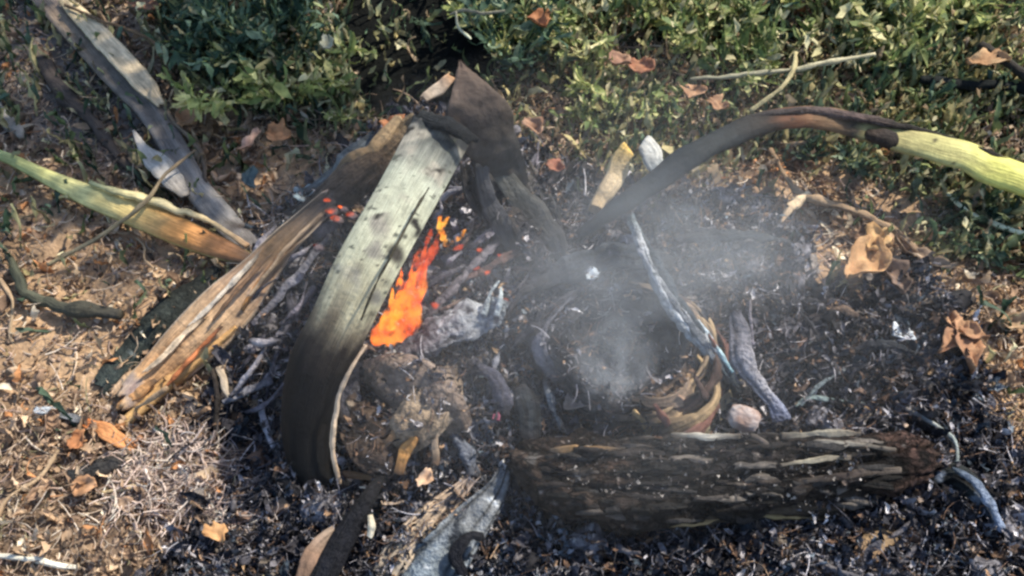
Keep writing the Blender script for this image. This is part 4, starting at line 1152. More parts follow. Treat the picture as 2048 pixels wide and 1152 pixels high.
STK = [
    ([(850, 640, .04, 7, 5), (900, 580, .07, 8, 6), (960, 520, .08, 7, 5), (1010, 470, .08, 4, 4)], '#6a666a', "lilac-grey burnt stick slanting up right of the flames"),
    ([(880, 600, .05, 6, 5), (930, 560, .07, 6, 5), (990, 530, .08, 7, 5), (1050, 500, .07, 4, 4)], '#5c4a44', "brown burnt stick rising to the right, above the pale ash lump"),
    ([(930, 500, .08, 4, 4), (975, 470, .1, 5, 4), (1005, 440, .1, 4, 3)], '#7a7478', "short pale stick just right of the small yellow flame"),
    ([(1010, 640, .05, 5, 5), (1040, 590, .07, 7, 6), (1090, 560, .07, 6, 5)], '#2d2b2e', "black stick between the ash lump and the round stump"),
    ([(1020, 700, .05, 8, 6), (1060, 660, .07, 9, 7), (1120, 640, .08, 6, 5)], '#3b3a3e', "thick charred stick meeting the left rim of the round stump"),
    ([(1090, 760, .05, 6, 5), (1100, 800, .05, 7, 6), (1125, 860, .05, 5, 4)], '#6f7478', "grey stick standing between the round stump's left side and the big log"),
    ([(1040, 770, .04, 22, 14), (1050, 820, .05, 24, 15), (1060, 880, .04, 18, 12)], '#2f3336', "thick dark upright piece left of the round stump, above the big log's end"),
    ([(975, 800, .03, 5, 4), (985, 750, .045, 5, 4), (1000, 700, .05, 4, 4)], '#85868c', "pale ash stick in the middle of the ember bed left of the stump"),
    ([(1620, 640, .03, 6, 4), (1680, 620, .04, 7, 5), (1740, 640, .03, 5, 4)], '#6c5c50', "brown half-burnt stick in the black patch at the right"),
    ([(1580, 560, .03, 4, 4), (1600, 620, .04, 5, 4), (1650, 690, .03, 4, 4)], '#2b2b30', "black stick in the charcoal right of the lilac-grey stick"),
    ([(1700, 700, .03, 5, 4), (1780, 690, .04, 6, 5), (1850, 720, .03, 4, 4)], '#26292e', "black stick lying level in the black patch at the right"),
    ([(1350, 480, .05, 10, 8), (1430, 470, .07, 14, 10), (1530, 475, .05, 12, 9), (1600, 500, .03, 6, 5)], '#2f3438', "thick charred stick behind the smoke, beneath the arching frond"),
    ([(1060, 560, .05, 20, 10), (1150, 540, .07, 34, 14), (1260, 520, .08, 34, 14), (1340, 530, .06, 18, 10)], '#3a4046', "broad dark burnt slab in the smoke behind the round stump"),
    ([(560, 560, .03, 9, 7), (590, 620, .04, 11, 8), (560, 700, .03, 9, 7), (540, 760, .02, 6, 5)], '#37363c', "thick charred stick bending down along the left of the pale sheath"),
    ([(480, 700, .03, 8, 6), (520, 690, .04, 9, 6), (560, 680, .04, 6, 5)], '#84828a', "short lilac ash piece between the split log and the pale sheath"),
    ([(700, 1000, .02, 5, 4), (770, 1010, .04, 6, 4), (830, 1000, .03, 4, 4)], '#a3917f', "tan stick across the upper end of the black pole"),
    ([(890, 840, .04, 9, 6), (930, 900, .05, 14, 8), (950, 960, .04, 10, 6)], '#62666e', "grey ash ridge between the crumpled husk and the big log"),
    ([(940, 730, .05, 12, 8), (1000, 770, .06, 14, 9), (1010, 830, .05, 10, 7)], '#50505a', "dark grey burnt piece beside the pink ember in the ember bed"),
]
for q_, c_, lb in STK:
    tag(sweep("burnt_stick", q_, M_ASH if c_ > '#50' else M_CHAR, [(0, '#38373b'), (.35, c_), (.8, c_), (1, '#2c2b2e')], None, 'round', 18, 80, amp=.009, freq=45, groove=.006, streak=.7, rag=.01, crack=.002, patches=[('#a5a3a8', 45, .5, .15)]),
        lb, "stick")


for k in range(46):
    if k < 30:
        bx_, by_ = random.uniform(870, 1090), random.uniform(330, 640)
        an = random.gauss(-45, 22)
        lb, gp = "thin grey burnt stick heaped between the flames and the smoke", "burnt sticks heaped right of the flames"
    else:
        bx_, by_ = random.uniform(490, 640), random.uniform(470, 800)
        an = random.gauss(-55, 18)
        lb, gp = "thin grey burnt stick heaped left of the pale sheath", "burnt sticks heaped left of the sheath"
    ln = random.uniform(45, 130)
    h0 = random.uniform(.02, .08)
    dx, dy = math.cos(math.radians(an)) * ln, math.sin(math.radians(an)) * ln
    c_ = random.choice(['#6f6a72', '#8f8b92', '#4a484e', '#7c6a60', '#55525a', '#a5a1a6'])
    wd = random.uniform(2.5, 6)
    tag(sweep("burnt_stick", [(bx_ - dx / 2, by_ - dy / 2, h0, wd, wd), (bx_ + random.gauss(0, 6), by_ + random.gauss(0, 6), h0 + .02, wd, wd), (bx_ + dx / 2, by_ + dy / 2, h0 + .02, wd * .5, wd * .5)], M_ASH,
              [(0, '#38373b'), (.4, c_), (1, '#4c4a4e')], None, 'round', 10, 30, amp=.004, freq=40, groove=.002, rag=.005), lb, "stick", gp)

# ------------------------------------------------------------------ single leaves
def leaf(name, px, py, h, Lpx, Wpx, ang, c1, c2, label, curl=1.2, fold=.5, lobes=((0, 1, 1),), group=None, cat="leaf", tilt=.0):
    """ang: direction in the photograph, degrees clockwise from right; lobes: (extra angle, length, width)"""
    SEED[0] += 3
    s_ = SEED[0]
    p = G(px, py, h)
    s = depth(p) / FPX
    Vs, Fs, off = [], [], 0
    nl, nw = 14, 8
    for (da, fl, fw) in lobes:
        a = -math.radians(ang + da)
        dx, dy = math.cos(a), math.sin(a) / math.sin(PITCH)
        nr = math.hypot(dx, dy)
        L = Lpx * fl * s * nr * (.85 if py < 260 else 1)
        yaw = math.atan2(dy, dx)
        u = np.linspace(0, 1, nl)[:, None] + np.zeros((1, nw))
        v = np.linspace(-1, 1, nw)[None] + np.zeros((nl, 1))
        w = (np.sin(np.pi * np.clip(u, .04, .99) ** .75) ** .8) * Wpx * fw * s * (1 + .6 * fbm(np.stack([u * 6, v * 0 + np.sign(v) * 3, u * 0], -1), s_, 2))
        X = np.sin(curl * (u - .3)) / curl * L
        Y = v * w + .18 * L * np.sin(u * 3 + s_) * (u)
        Z = (1 - np.cos(curl * (u - .3))) / curl * L * .6 + np.abs(v) ** 1.5 * w * fold + (.003 + .16 * L) * fbm(np.stack([u * 4, v * 2, u * 0], -1), s_ + 1, 4)
        c, sn = math.cos(yaw), math.sin(yaw)
        V = np.stack([X * c - Y * sn, X * sn + Y * c, Z + tilt * X], -1) + p
        Vs.append(V.reshape(-1, 3))
        idx = np.arange(nl * nw).reshape(nl, nw) + off
        Fs.append(np.stack([idx[:-1, :-1], idx[1:, :-1], idx[1:, 1:], idx[:-1, 1:]], -1).reshape(-1, 4))
        off += nl * nw
    V = np.vstack(Vs)
    w = sstep(-.3, .5, fbm(V * 50, s_ + 2, 3))[:, None]
    col = C(c1) * (1 - w) + C(c2) * w
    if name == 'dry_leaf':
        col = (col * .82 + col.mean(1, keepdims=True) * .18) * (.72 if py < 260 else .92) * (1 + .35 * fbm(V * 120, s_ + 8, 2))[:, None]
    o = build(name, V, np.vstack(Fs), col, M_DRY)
    md = o.modifiers.new("thickness", 'SOLIDIFY')
    md.thickness = .0012
    return tag(o, label, cat, group)


leaf("dry_leaf", 1735, 515, .05, 130, 34, 120, '#c08d55', '#d7aa70', "large curled orange-tan leaf standing on charcoal at the right", 1.5, .6)
leaf("dry_leaf", 1760, 480, .05, 70, 26, 160, '#b98a4c', '#d9b070', "small golden leaf tip against the large orange-tan leaf", 1.2, .6)
leaf("dry_leaf", 1780, 545, .03, 90, 30, 60, '#6b5648', '#8d7360', "grey-brown crumpled leaf right of the large orange-tan leaf", 1.6, .6)
leaf("dry_leaf", 1820, 500, .03, 120, 16, 45, '#a3866a', '#c9ae8c', "long narrow tan leaf leaning over the grey-brown crumpled leaf", 1.0, .8)
leaf("dry_leaf", 1915, 665, .035, 120, 28, 75, '#a87650', '#cc9a68', "three-pronged torn orange-brown leaf on the charcoal near the right edge", .8, .6, ((0, 1, 1), (55, .8, .8), (-70, .7, .8)))
leaf("dry_leaf", 2010, 640, .03, 90, 22, 10, '#b08b62', '#cfae82', "tan leaf at the right edge above the three-pronged leaf", 1.2, .6)
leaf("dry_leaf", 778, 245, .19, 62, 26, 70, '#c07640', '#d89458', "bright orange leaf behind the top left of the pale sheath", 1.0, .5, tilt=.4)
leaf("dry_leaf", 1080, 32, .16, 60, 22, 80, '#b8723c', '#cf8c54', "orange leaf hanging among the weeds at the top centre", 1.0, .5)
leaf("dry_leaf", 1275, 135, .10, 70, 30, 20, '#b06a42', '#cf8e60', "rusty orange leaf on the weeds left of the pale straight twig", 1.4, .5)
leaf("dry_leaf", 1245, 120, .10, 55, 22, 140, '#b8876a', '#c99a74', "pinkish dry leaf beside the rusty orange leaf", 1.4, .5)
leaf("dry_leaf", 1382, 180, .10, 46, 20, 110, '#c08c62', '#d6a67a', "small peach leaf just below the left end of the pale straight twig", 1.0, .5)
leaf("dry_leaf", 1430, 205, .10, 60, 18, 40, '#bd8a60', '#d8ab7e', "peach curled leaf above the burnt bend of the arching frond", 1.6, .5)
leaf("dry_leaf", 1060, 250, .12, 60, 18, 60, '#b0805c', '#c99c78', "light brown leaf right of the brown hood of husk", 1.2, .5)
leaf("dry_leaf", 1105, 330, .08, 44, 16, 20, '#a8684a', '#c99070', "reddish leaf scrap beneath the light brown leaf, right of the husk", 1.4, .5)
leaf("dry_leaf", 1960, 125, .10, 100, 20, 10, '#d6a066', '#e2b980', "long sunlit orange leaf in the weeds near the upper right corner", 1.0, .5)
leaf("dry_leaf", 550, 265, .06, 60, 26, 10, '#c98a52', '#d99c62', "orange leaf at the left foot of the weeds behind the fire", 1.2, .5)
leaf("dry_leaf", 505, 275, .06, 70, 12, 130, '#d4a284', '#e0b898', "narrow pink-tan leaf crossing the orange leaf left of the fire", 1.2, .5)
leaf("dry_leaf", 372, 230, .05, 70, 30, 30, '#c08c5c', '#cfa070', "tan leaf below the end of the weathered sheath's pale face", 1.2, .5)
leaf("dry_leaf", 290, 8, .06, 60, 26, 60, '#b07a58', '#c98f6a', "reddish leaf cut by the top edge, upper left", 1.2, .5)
leaf("dry_leaf", 150, 880, .03, 40, 22, 20, '#b8763f', '#c98c54', "tiny orange leaf on straw near the orange-brown bark strip", 1.2, .5)
leaf("dry_leaf", 160, 975, .03, 55, 18, 10, '#c08a58', '#d3a070', "orange-tan leaf below the short charred stick, lower left", 1.2, .5)
leaf("dry_leaf", 440, 1062, .04, 46, 22, 150, '#c99355', '#dcaa6c', "small golden leaf at the edge of the charcoal, bottom left of centre", 1.2, .5)
leaf("dry_leaf", 845, 958, .06, 34, 18, 20, '#d8ab80', '#e6c29c', "small pale orange scrap below the crumpled husk", 1.2, .5)
leaf("dry_leaf", 655, 85, .16, 60, 12, 75, '#c2c09a', '#d8d4b4', "pale curved dead leaf hanging in the dark green weeds left of the gap", 2.2, .5)
leaf("dry_leaf", 1145, 800, .05, 50, 20, 40, '#8c7a6c', '#b0a094', "pale pinkish husk scrap at the front left of the round stump", 1.4, .6)
leaf("ash_scrap", 1808, 665, .04, 44, 22, 150, '#c4ccd2', '#dde2e6', "bright white ash scrap in the black patch near the right edge", 1.2, .5, cat="ash scrap")
leaf("ash_scrap", 1188, 548, .10, 34, 14, 150, '#b8c2ca', '#d2dae0', "bright white scrap on the dark slab in the smoke", 1.2, .5, cat="ash scrap")
leaf("ash_scrap", 780, 718, .07, 44, 20, 20, '#aab4b0', '#c6ccc8', "pale greenish ash scrap directly under the flames", 1.2, .5, cat="ash scrap")
leaf("ash_scrap", 992, 832, .05, 17, 7, 60, '#a85870', '#c48a9a', "small scrap painted pink for ember glow among grey ash in the ember bed", 1.2, .5, cat="scrap")  # pink colour stands in for an ember's glow, nothing emits here
leaf("ash_scrap", 600, 392, .05, 60, 20, 30, '#8fa2a8', '#c0ccd0', "blue-white ash scrap left of the glowing red embers", 1.4, .6, cat="ash scrap")
leaf("plastic_scrap", 505, 350, .05, 56, 14, 80, '#46585c', '#627478', "faded blue-green scrap lying left of the charred bundle", 1.0, .5, cat="scrap")

# grouped repeats: a master each, then copies sharing mesh data


def copies(master, n, dens, label, cat, group, hgt=.01, smin=.6, smax=1.4, box=(-1.5, 1.5, -.8, 1.2)):
    tag(master, label, cat, group)
    x, y = scatter_pts(n, dens, box)
    for i in range(n):
        o = master if i == 0 else master.copy()
        if i:
            COL.objects.link(o)
        o.location = (x[i], y[i], float(H(x[i], y[i])) + hgt)
        o.rotation_euler = (random.gauss(0, .35), random.gauss(0, .35), random.uniform(0, 6.28))
        s = random.uniform(smin, smax)
        o.scale = (s, s, s)


for c1, c2, nm, dn, cnt, lb, gp in (
        ('#b08c6c', '#d0b08e', 'dry_leaf', lambda x, y: np.clip(d_straw(x, y), 0, 1) * (x < -.1), 45, "small curled tan leaf lying on the bare soil and straw left of the fire", "dry leaves left of the fire"),
        ('#a88568', '#cca987', 'dry_leaf', lambda x, y: np.clip(mask(Z_DRYMIX, x, y) + .3 * mask(Z_GREEN, x, y), 0, 1) * (x > 0), 50, "small curled brown leaf caught in the green weeds behind the arching frond", "dry leaves among the weeds"),
        ('#8f6c50', '#bb9670', 'dry_leaf', lambda x, y: mask(Z_RIGHTMIX, x, y), 26, "small brown leaf on the mixed soil and charcoal at the right", "dry leaves at the right of the fire"),
        ('#6f6e74', '#b5b3b8', 'ash_scrap', lambda x, y: m_ash(x, y), 60, "small curled grey ash scrap on the charcoal bed", "ash scraps on the charcoal")):
    for (L0, W0, cu) in ((44, 9, 2.2), (34, 11, 1.4), (56, 7, 2.8), (40, 12, -1.6)):
        m0 = leaf(nm, 100, 600, 0, L0, W0, 0, c1, c2, lb, cu, .9)
        copies(m0, cnt // 4 + 2, dn, lb, "leaf" if nm == 'dry_leaf' else "ash scrap", gp)
m0 = blob("charcoal_chunk", 1000, 900, 0, 22, 13, 11, M_CHAR, '#18181b', '#3a383a', None, .5, 40, 16, 12)
copies(m0, 110, m_ash, "angular black charcoal chunk lying in the ember bed", "charcoal", "charcoal chunks in the ember bed", .01, .5, 2.3)
m0 = blob("ash_clod", 1000, 900, 0, 30, 20, 13, M_ASH, '#4d4b50', '#98969a', None, .8, 38, 26, 18)
copies(m0, 70, lambda x, y: m_ash(x, y) * n_blk(x, y), "crumbly grey clod of ash lying in the ember bed", "ash clod", "ash clods in the ember bed", .008, .5, 1.7)
m0 = sweep("burnt_twig", [(1000, 900, .01, 3.5, 3.5), (1040, 892, .012, 4, 4), (1090, 905, .01, 3, 3), (1120, 900, .01, 2, 2)], M_ASH, [(0, '#3a393d'), (.5, '#8b888c'), (1, '#504d50')], None, 'round', 8, 24, amp=.003, freq=60)
copies(m0, 46, m_ash, "thin grey burnt twig lying loose on the charcoal", "twig", "burnt twigs on the charcoal", .012, .5, 1.5)
m0 = sweep("twig", [(1000, 900, .01, 3, 3), (1040, 888, .014, 3.5, 3.5), (1090, 898, .01, 3, 3), (1130, 886, .01, 2, 2)], M_WOOD, [(0, '#8c765e'), (.5, '#b39b7c'), (1, '#8f7a60')], None, 'round', 8, 24, amp=.003, freq=60)
copies(m0, 46, d_straw, "thin dry brown twig lying loose on the soil", "twig", "dry twigs on the soil", .012, .5, 1.7)


bpy.context.view_layer.update()
DG = bpy.context.evaluated_depsgraph_get()
CLEAN = ("sheath_blade", "sheath_rim", "stone", "stem", "stalk", "tan_face", "pale_face", "crack", "hood", "ground", "strand", "blade", "hood", "dry_leaf", "sheath", "charred_pole")


def dust(n, dens, box, keep=CLEAN):
    x, y = scatter_pts(n, dens, box)
    xs, ys, zs = [], [], []
    for a_, b_ in zip(x, y):
        ok, loc, nor, _, ob, _ = scene.ray_cast(DG, (a_, b_, .7), (0, 0, -1))
        nm = ob.name.split('.')[0] if ok else ''
        if ok and nm not in keep and nor[2] > .25 and not (nm in ('log_body', 'splinter') and a_ < -.2) and not (nm == 'husk_fold' and RNG.random() < .6) \
                and not (nm == 'log_body' and RNG.random() < .4):
            xs.append(a_)
            ys.append(b_)
            zs.append(loc[2] + .0015)
    return np.array(xs), np.array(ys), np.array(zs)


BX = (-.75, 1.15, -.75, .65)
x, y, z = dust(26000, m_ash, BX)
k = RNG.random(len(x)) < .55
n = k.sum()
emit_leaves("ash_dusting", x[k], y[k], z[k], RNG.uniform(.006, .028, n), RNG.uniform(0, 6.28, n), RNG.normal(0, .3, n), RNG.normal(0, .4, n),
            palette(n, [('#2b2b2f', 4), ('#4a494d', 4), ('#77757a', 3), ('#a5a2a6', 1.4), ('#cfccce', .5), ('#6b5648', 2), ('#a3876e', 1)]), dryT, M_ASH, "flakes of ash and char settled on the burnt pieces")
n = (~k).sum()
emit_straw("char_threads", x[~k], y[~k], z[~k] + .001, RNG.uniform(.012, .055, n), RNG.uniform(.0005, .0018, n), RNG.uniform(0, 6.28, n), RNG.normal(0, .2, n),
           palette(n, [('#2e2e32', 4), ('#55545a', 4), ('#8d8a90', 2.4), ('#bdb9bc', 1), ('#7c6556', 2)]), M_ASH, "thin char threads lying over the burnt pieces", bend=(.2, 2.4))

# ------------------------------------------------------------------ weeds as plants
def plant(px, py, hgt, nleaf, L, label, pal, lean=0, mats=M_GREEN):
    b = G(px, py, 0)
    t = thing("weed", b, label, "plant", "leafy weeds behind the fire")
    n = nleaf
    ns = 5
    sx, sy, sz, yw = [], [], [], []
    for s in range(ns):
        a = random.uniform(0, 6.28)
        tip = b + np.array([math.cos(a) * hgt * .6, math.sin(a) * hgt * .6, hgt * random.uniform(.7, 1.1)])
        mid = (b + tip) / 2 + np.array([0, 0, hgt * .15])
        sweep("stem", [list(b) + [.0022, .0022], list(mid) + [.0016, .0016], list(tip) + [.0009, .0009]], M_GREEN, [(0, '#6b6a48'), (1, '#8a9a5c')], t, 'round', 6, 12, world=True, amp=0, streak=0)
        for k in range(n // ns):
            f = random.uniform(.3, 1.05)
            p = b * (1 - f) ** 2 + 2 * f * (1 - f) * mid + f * f * tip if f <= 1 else tip
            sx.append(p[0])
            sy.append(p[1])
            sz.append(p[2])
            yw.append(a + random.gauss(0, 1.2))
    m = len(sx)
    emit_leaves("foliage", np.array(sx), np.array(sy), np.array(sz), RNG.uniform(.7, 1.3, m) * L, np.array(yw), RNG.normal(-.15, .5, m), RNG.normal(0, .5, m),
                palette(m, pal), leafT, mats, None, 'stuff', t)


def where(px, py):
    a = "at the very top edge" if py < 20 else ("midway back in the weeds" if py < 110 else "close behind the fire")
    if px < 520:
        b = "left of the dark bluish weeds"
    elif px < 700:
        b = "on the left side of the dark gap"
    elif px < 1200:
        b = "just right of the dark gap"
    elif px < 1450:
        b = "left of the pale straight twig"
    elif px < 1760:
        b = "around the pale straight twig"
    else:
        b = "in the upper right corner"
    return a + ", " + b


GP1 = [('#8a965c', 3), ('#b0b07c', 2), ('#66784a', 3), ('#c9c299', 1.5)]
GP2 = [('#4a624c', 3), ('#5e7460', 2), ('#364c3c', 3), ('#86967a', 1), ('#8d8868', .6)]  # dark bluish leaf palette with shade painted in
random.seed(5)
GP3 = [('#a3ab68', 3), ('#c0bf85', 3), ('#7d8c54', 2), ('#d6cf9e', 1.5)]  # pale leaf palette with sunlight painted in
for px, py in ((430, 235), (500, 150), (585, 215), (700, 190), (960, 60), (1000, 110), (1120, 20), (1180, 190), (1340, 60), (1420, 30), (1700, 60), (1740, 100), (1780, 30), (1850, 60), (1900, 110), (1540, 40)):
    plant(px, py, random.uniform(.1, .17), 60, .05, "weed coloured pale yellow-green for sunlight " + where(px, py), GP3)
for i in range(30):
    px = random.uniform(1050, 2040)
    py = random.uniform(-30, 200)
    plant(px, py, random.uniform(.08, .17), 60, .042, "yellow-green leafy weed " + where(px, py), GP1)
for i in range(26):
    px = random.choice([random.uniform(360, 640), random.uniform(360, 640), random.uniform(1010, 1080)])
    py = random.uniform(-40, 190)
    plant(px, py, random.uniform(.09, .2), 70, .044, "weed coloured dark bluish-green for shade " + where(px, py), GP2)
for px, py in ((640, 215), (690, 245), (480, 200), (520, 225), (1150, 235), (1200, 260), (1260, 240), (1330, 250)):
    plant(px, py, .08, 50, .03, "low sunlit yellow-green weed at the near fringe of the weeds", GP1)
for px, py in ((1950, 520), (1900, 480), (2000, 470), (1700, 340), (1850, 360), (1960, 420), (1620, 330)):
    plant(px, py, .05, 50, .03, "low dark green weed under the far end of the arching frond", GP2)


# ------------------------------------------------------------------ unseen tree added behind the weeds so its crown shades the upper left
tb = np.array([1.9, 3.4, 0.0])
t = thing("added_shade_tree", tb, "broad leafy tree added out of view beyond the weeds to shade the ground", "tree")
top = tb + np.array([-.3, -.3, 2.5])
sweep("trunk", [list(tb - np.array([0, 0, .1])) + [.13, .13], list(tb + np.array([.05, 0, 1.2])) + [.10, .10], list(top) + [.07, .07], list(top + np.array([.1, .1, 1.2])) + [.02, .02]], M_WOOD,
      [(0, '#5a4a3c'), (1, '#6b5a48')], t, 'round', kink=.12, m=20, n=60, world=True, amp=.012, freq=9)
lx_, ly_, lz_ = [], [], []
for k in range(16):
    tx = random.uniform(-1.0, 1.25)
    ty = random.uniform(1.75, 3.0)
    tip = np.array([tx, ty, random.uniform(2.45, 3.2)])
    sweep("limb", [list(top * .7 + tb * .3) + [.035, .035], list((top + tip) / 2 + np.array([0, 0, .15])) + [.02, .02], list(tip) + [.006, .006]], M_WOOD, [(0, '#5a4a3c'), (1, '#6b5a48')], t, 'round', 8, 24, world=True, amp=.004, freq=9)
    for _ in range(420):
        lx_.append(tip[0] + random.gauss(0, .17))
        ly_.append(tip[1] + random.gauss(0, .17))
        lz_.append(tip[2] + random.gauss(0, .13))
m_ = len(lx_)
emit_leaves("crown", np.array(lx_), np.array(ly_), np.array(lz_), RNG.uniform(.05, .10, m_), RNG.uniform(0, 6.28, m_), RNG.normal(0, .6, m_), RNG.normal(0, .6, m_), palette(m_, GP2), leafT, M_GREEN, None, 'stuff', t, 1.6)


# ------------------------------------------------------------------ flames and embers
def fire_mat(name, c1, c2, strength, alpha=.9, soft=False):
    m = bpy.data.materials.new(name)
    m.use_nodes = True
    nt = m.node_tree
    N, L = nt.nodes, nt.links
    N.remove(N["Principled BSDF"])
    out = N["Material Output"]
    tc = N.new("ShaderNodeTexCoord")
    nz = N.new("ShaderNodeTexNoise")
    nz.inputs["Scale"].default_value = 45
    nz.inputs["Detail"].default_value = 4
    L.new(tc.outputs["Object"], nz.inputs["Vector"])
    cr = N.new("ShaderNodeValToRGB")
    cr.color_ramp.elements[0].position = .38
    cr.color_ramp.elements[0].color = (*c1, 1)
    cr.color_ramp.elements[1].position = .68
    cr.color_ramp.elements[1].color = (*c2, 1)
    L.new(nz.outputs[0], cr.inputs[0])
    em = N.new("ShaderNodeEmission")
    em.inputs[1].default_value = strength
    L.new(cr.outputs[0], em.inputs[0])
    tr = N.new("ShaderNodeBsdfTransparent")
    lw = N.new("ShaderNodeLayerWeight")
    lw.inputs[0].default_value = .5
    n2 = N.new("ShaderNodeTexNoise")
    n2.inputs["Scale"].default_value = 60
    n2.inputs["Detail"].default_value = 3
    L.new(tc.outputs["Object"], n2.inputs["Vector"])
    inv = N.new("ShaderNodeMath")
    inv.operation = 'SUBTRACT'
    inv.inputs[0].default_value = 1.0
    L.new(lw.outputs["Facing"], inv.inputs[1])
    pw = N.new("ShaderNodeMath")
    pw.operation = 'POWER'
    pw.inputs[1].default_value = 1.9
    L.new(inv.outputs[0], pw.inputs[0])
    mr = N.new("ShaderNodeMapRange")
    mr.inputs[1].default_value = .42
    mr.inputs[2].default_value = .60
    mr.inputs[3].default_value = .0
    mr.inputs[4].default_value = alpha
    if soft:
        mr.inputs[1].default_value = .38
        mr.inputs[2].default_value = .62
        mr.inputs[3].default_value = .04
        nz.inputs["Scale"].default_value = 30
        n2.inputs["Scale"].default_value = 35
        pw.inputs[1].default_value = 1.3
    L.new(n2.outputs[0], mr.inputs[0])
    mu = N.new("ShaderNodeMath")
    mu.operation = 'MULTIPLY'
    L.new(pw.outputs[0], mu.inputs[0])
    L.new(mr.outputs[0], mu.inputs[1])
    mx = N.new("ShaderNodeMixShader")
    L.new(mu.outputs[0], mx.inputs[0])
    L.new(tr.outputs[0], mx.inputs[1])
    L.new(em.outputs[0], mx.inputs[2])
    L.new(mx.outputs[0], out.inputs[0])
    return m


F_OR = fire_mat("flame_orange", (1.0, .13, .02), (1.0, .27, .03), 1.25)
F_RED = fire_mat("flame_red", (.5, .05, .02), (.95, .14, .03), .8, .65)
F_YEL = fire_mat("flame_yellow", (1.0, .26, .02), (1.0, .55, .08), 1.0)


F_CORE = fire_mat("flame_core", (.85, .09, .02), (1.0, .30, .035), 1.25, .72, True)


def tongue(px, py, h, ex, ey, eh, w, m, parent):
    a = (px, py, h)
    b = (ex, ey, eh)
    rows = []
    for f, ww in ((0, .35), (.15, .85), (.35, 1), (.6, .75), (.8, .45), (1, .06)):
        wob = math.sin(f * 5 + px) * w * .25
        rows.append((a[0] + (b[0] - a[0]) * f + wob, a[1] + (b[1] - a[1]) * f + wob * .4, a[2] + (b[2] - a[2]) * f, w * ww, w * ww * .5))
    sweep("flame_tongue", rows, m, [(0, '#ff8030'), (1, '#ff8030')], parent, 'round', 14, 30, hint='cam', amp=.008, freq=45)


t = thing("flame", G(790, 640), "bright orange flame licking up along the right edge of the pale sheath", "flame")
random.seed(21)
for q_ in ((750, 690, .10, 800, 590, .16, 20), (775, 692, .10, 818, 565, .17, 22), (798, 684, .11, 835, 545, .17, 20), (820, 668, .09, 852, 560, .15, 14), (800, 640, .12, 845, 520, .18, 14), (765, 672, .12, 806, 600, .17, 14), (830, 600, .12, 862, 505, .16, 9)):
    tongue(*q_, F_CORE, t)
for k in range(20):
    f = random.random()
    cx = 775 + 80 * f + random.gauss(0, 1) * (22 - 14 * f)
    cy = 672 - 160 * f + random.gauss(0, 9)
    ln = random.uniform(35, 80) * (1.1 - .4 * f)
    m_ = F_RED if (f > .6 or random.random() < .2) else (F_YEL if (f < .25 and random.random() < .4) else F_OR)
    tongue(cx, cy, .15 + random.uniform(-.02, .03), cx + random.gauss(16, 8), cy - ln, .19, random.uniform(6, 12) * (1.15 - .5 * f), m_, t)
t = thing("flame", G(900, 470), "small yellow flame curling beside the upper right edge of the pale sheath", "flame")
for a in ((880, 480, .14, 884, 430, .19, 11, F_YEL), (890, 484, .14, 918, 478, .16, 8, F_YEL), (915, 482, .14, 934, 452, .17, 8, F_YEL), (874, 452, .16, 900, 434, .18, 7, F_YEL), (905, 500, .12, 930, 490, .14, 8, F_RED)):
    tongue(*a, t)
t = thing("ember", G(670, 425), "glowing red embers in the charred bundle left of the pale sheath", "embers")
for (a, b, r, mm) in ((660, 420, 11, F_RED), (672, 436, 9, F_RED), (655, 400, 7, F_RED), (700, 428, 8, F_RED), (682, 414, 6, F_OR), (632, 492, 7, F_RED)):
    blob("ember_glow", a, b, .14, r, r * .7, r * .5, mm, '#ff6030', '#ff6030', t, 1.1, 70, 22, 16)
    blob("ember_lump", a + 6, b + 5, .12, r * 1.3, r, r * .7, M_ASH, '#2a2426', '#6a5c5c', t, .8, 60, 20, 14)
t = thing("ember", G(960, 520), "dull red embers among the lilac-grey sticks right of the flames", "embers")
for (a, b, r) in ((950, 535, 9), (975, 545, 8), (1000, 510, 7), (870, 610, 10), (1010, 600, 7), (960, 500, 6)):
    blob("ember_glow", a, b, .08, r, r * .7, r * .5, F_RED, '#ff6030', '#ff6030', t, 1.1, 70, 22, 16)


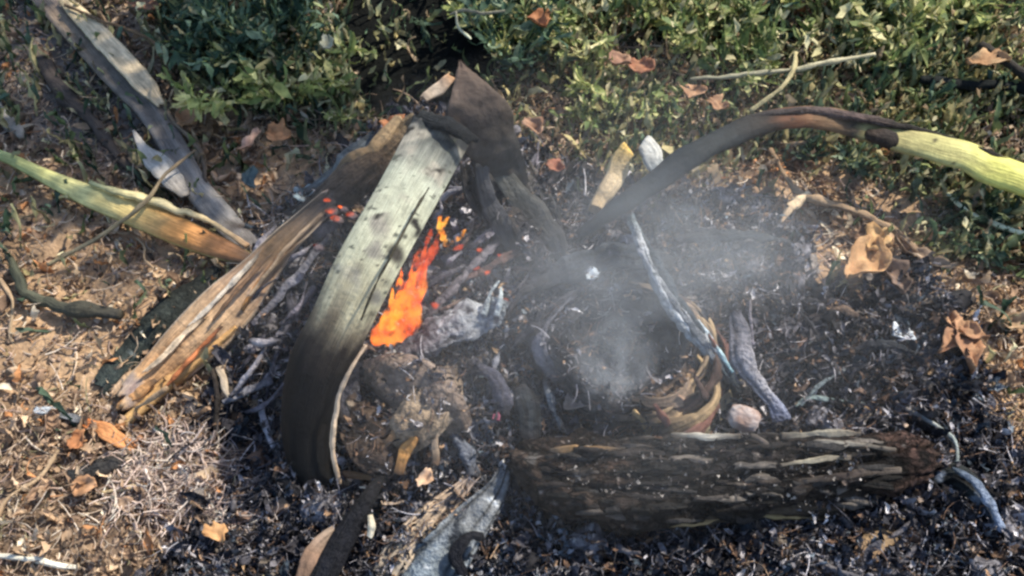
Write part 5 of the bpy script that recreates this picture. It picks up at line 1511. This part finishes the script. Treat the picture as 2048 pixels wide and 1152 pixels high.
# ------------------------------------------------------------------ smoke
def smoke_mat(dens, scale, centre_fall=True):
    m = bpy.data.materials.new("smoke")
    m.use_nodes = True
    nt = m.node_tree
    N, L = nt.nodes, nt.links
    N.remove(N["Principled BSDF"])
    out = N["Material Output"]
    tc = N.new("ShaderNodeTexCoord")
    nz = N.new("ShaderNodeTexNoise")
    nz.inputs["Scale"].default_value = scale
    nz.inputs["Detail"].default_value = 3
    nz.inputs["Distortion"].default_value = .8
    L.new(tc.outputs["Object"], nz.inputs["Vector"])
    mr = N.new("ShaderNodeMapRange")
    mr.inputs[1].default_value = .40
    mr.inputs[2].default_value = .68
    mr.inputs[3].default_value = .08
    mr.inputs[4].default_value = 1
    L.new(nz.outputs[0], mr.inputs[0])
    gr = N.new("ShaderNodeTexGradient")
    gr.gradient_type = 'SPHERICAL'
    mp = N.new("ShaderNodeMapping")
    L.new(tc.outputs["Object"], mp.inputs[0])
    L.new(mp.outputs[0], gr.inputs[0])
    m1 = N.new("ShaderNodeMath")
    m1.operation = 'MULTIPLY'
    L.new(gr.outputs["Fac"], m1.inputs[0])
    L.new(mr.outputs[0], m1.inputs[1])
    m2 = N.new("ShaderNodeMath")
    m2.operation = 'MULTIPLY'
    m2.inputs[1].default_value = dens
    L.new(m1.outputs[0], m2.inputs[0])
    pv = N.new("ShaderNodeVolumePrincipled")
    pv.inputs["Color"].default_value = (.85, .9, .95, 1)
    pv.inputs["Anisotropy"].default_value = .2
    L.new(m2.outputs[0], pv.inputs["Density"])
    L.new(pv.outputs[0], out.inputs["Volume"])
    return m


def smoke(px, py, h, rx, ry, rz, dens, scale, yaw=0, label=""):
    c = G(px, py, h)
    nu, nv = 24, 14
    th = np.linspace(0, 2 * np.pi, nu, endpoint=False)
    ph = np.linspace(.01, np.pi - .01, nv)
    V = np.stack([np.outer(np.sin(ph), np.cos(th)), np.outer(np.sin(ph), np.sin(th)), np.outer(np.cos(ph), np.ones(nu))], -1)
    idx = np.arange(nu * nv).reshape(nv, nu)
    j2 = np.roll(np.arange(nu), -1)
    q = np.stack([idx[:-1], idx[1:], idx[1:][:, j2], idx[:-1][:, j2]], -1).reshape(-1, 4)
    capt = np.array([[idx[0, i], idx[0, i + 1], idx[0, nu - 2 - i], idx[0, nu - 1 - i]] for i in range(nu // 2 - 1)])
    capb = np.array([[idx[-1, i + 1], idx[-1, i], idx[-1, nu - 1 - i], idx[-1, nu - 2 - i]] for i in range(nu // 2 - 1)])
    o = build("smoke", V.reshape(-1, 3), np.vstack([q, capt, capb]), np.ones((nu * nv, 3)), smoke_mat(dens, scale))
    # object space: unit ball about the origin
    me = o.data
    co = np.empty(len(me.vertices) * 3, np.float32)
    me.vertices.foreach_get("co", co)
    co = co.reshape(-1, 3)
    co -= (co.max(0) + co.min(0)) / 2
    me.vertices.foreach_set("co", co.ravel())
    o.location = c.tolist()
    o.scale = (rx, ry, rz)
    o.rotation_euler = (0, 0, yaw)
    return tag(o, label, None, None, 'stuff')


smoke(1225, 740, .14, .085, .08, .18, 9, 1.6, 0, "thick white smoke curling in the hollow of the round stump")
smoke(1270, 530, .22, .38, .22, .20, 3.0, 2.2, .2, "blue-grey smoke drifting over the burnt slab behind the round stump")
smoke(1480, 490, .16, .26, .16, .15, 2.8, 1.8, -.3, "thin smoke drifting under the arching frond")
smoke(1190, 560, .26, .72, .50, .34, .8, 1.2, .1, "faint bluish haze of smoke hanging over the whole fire")
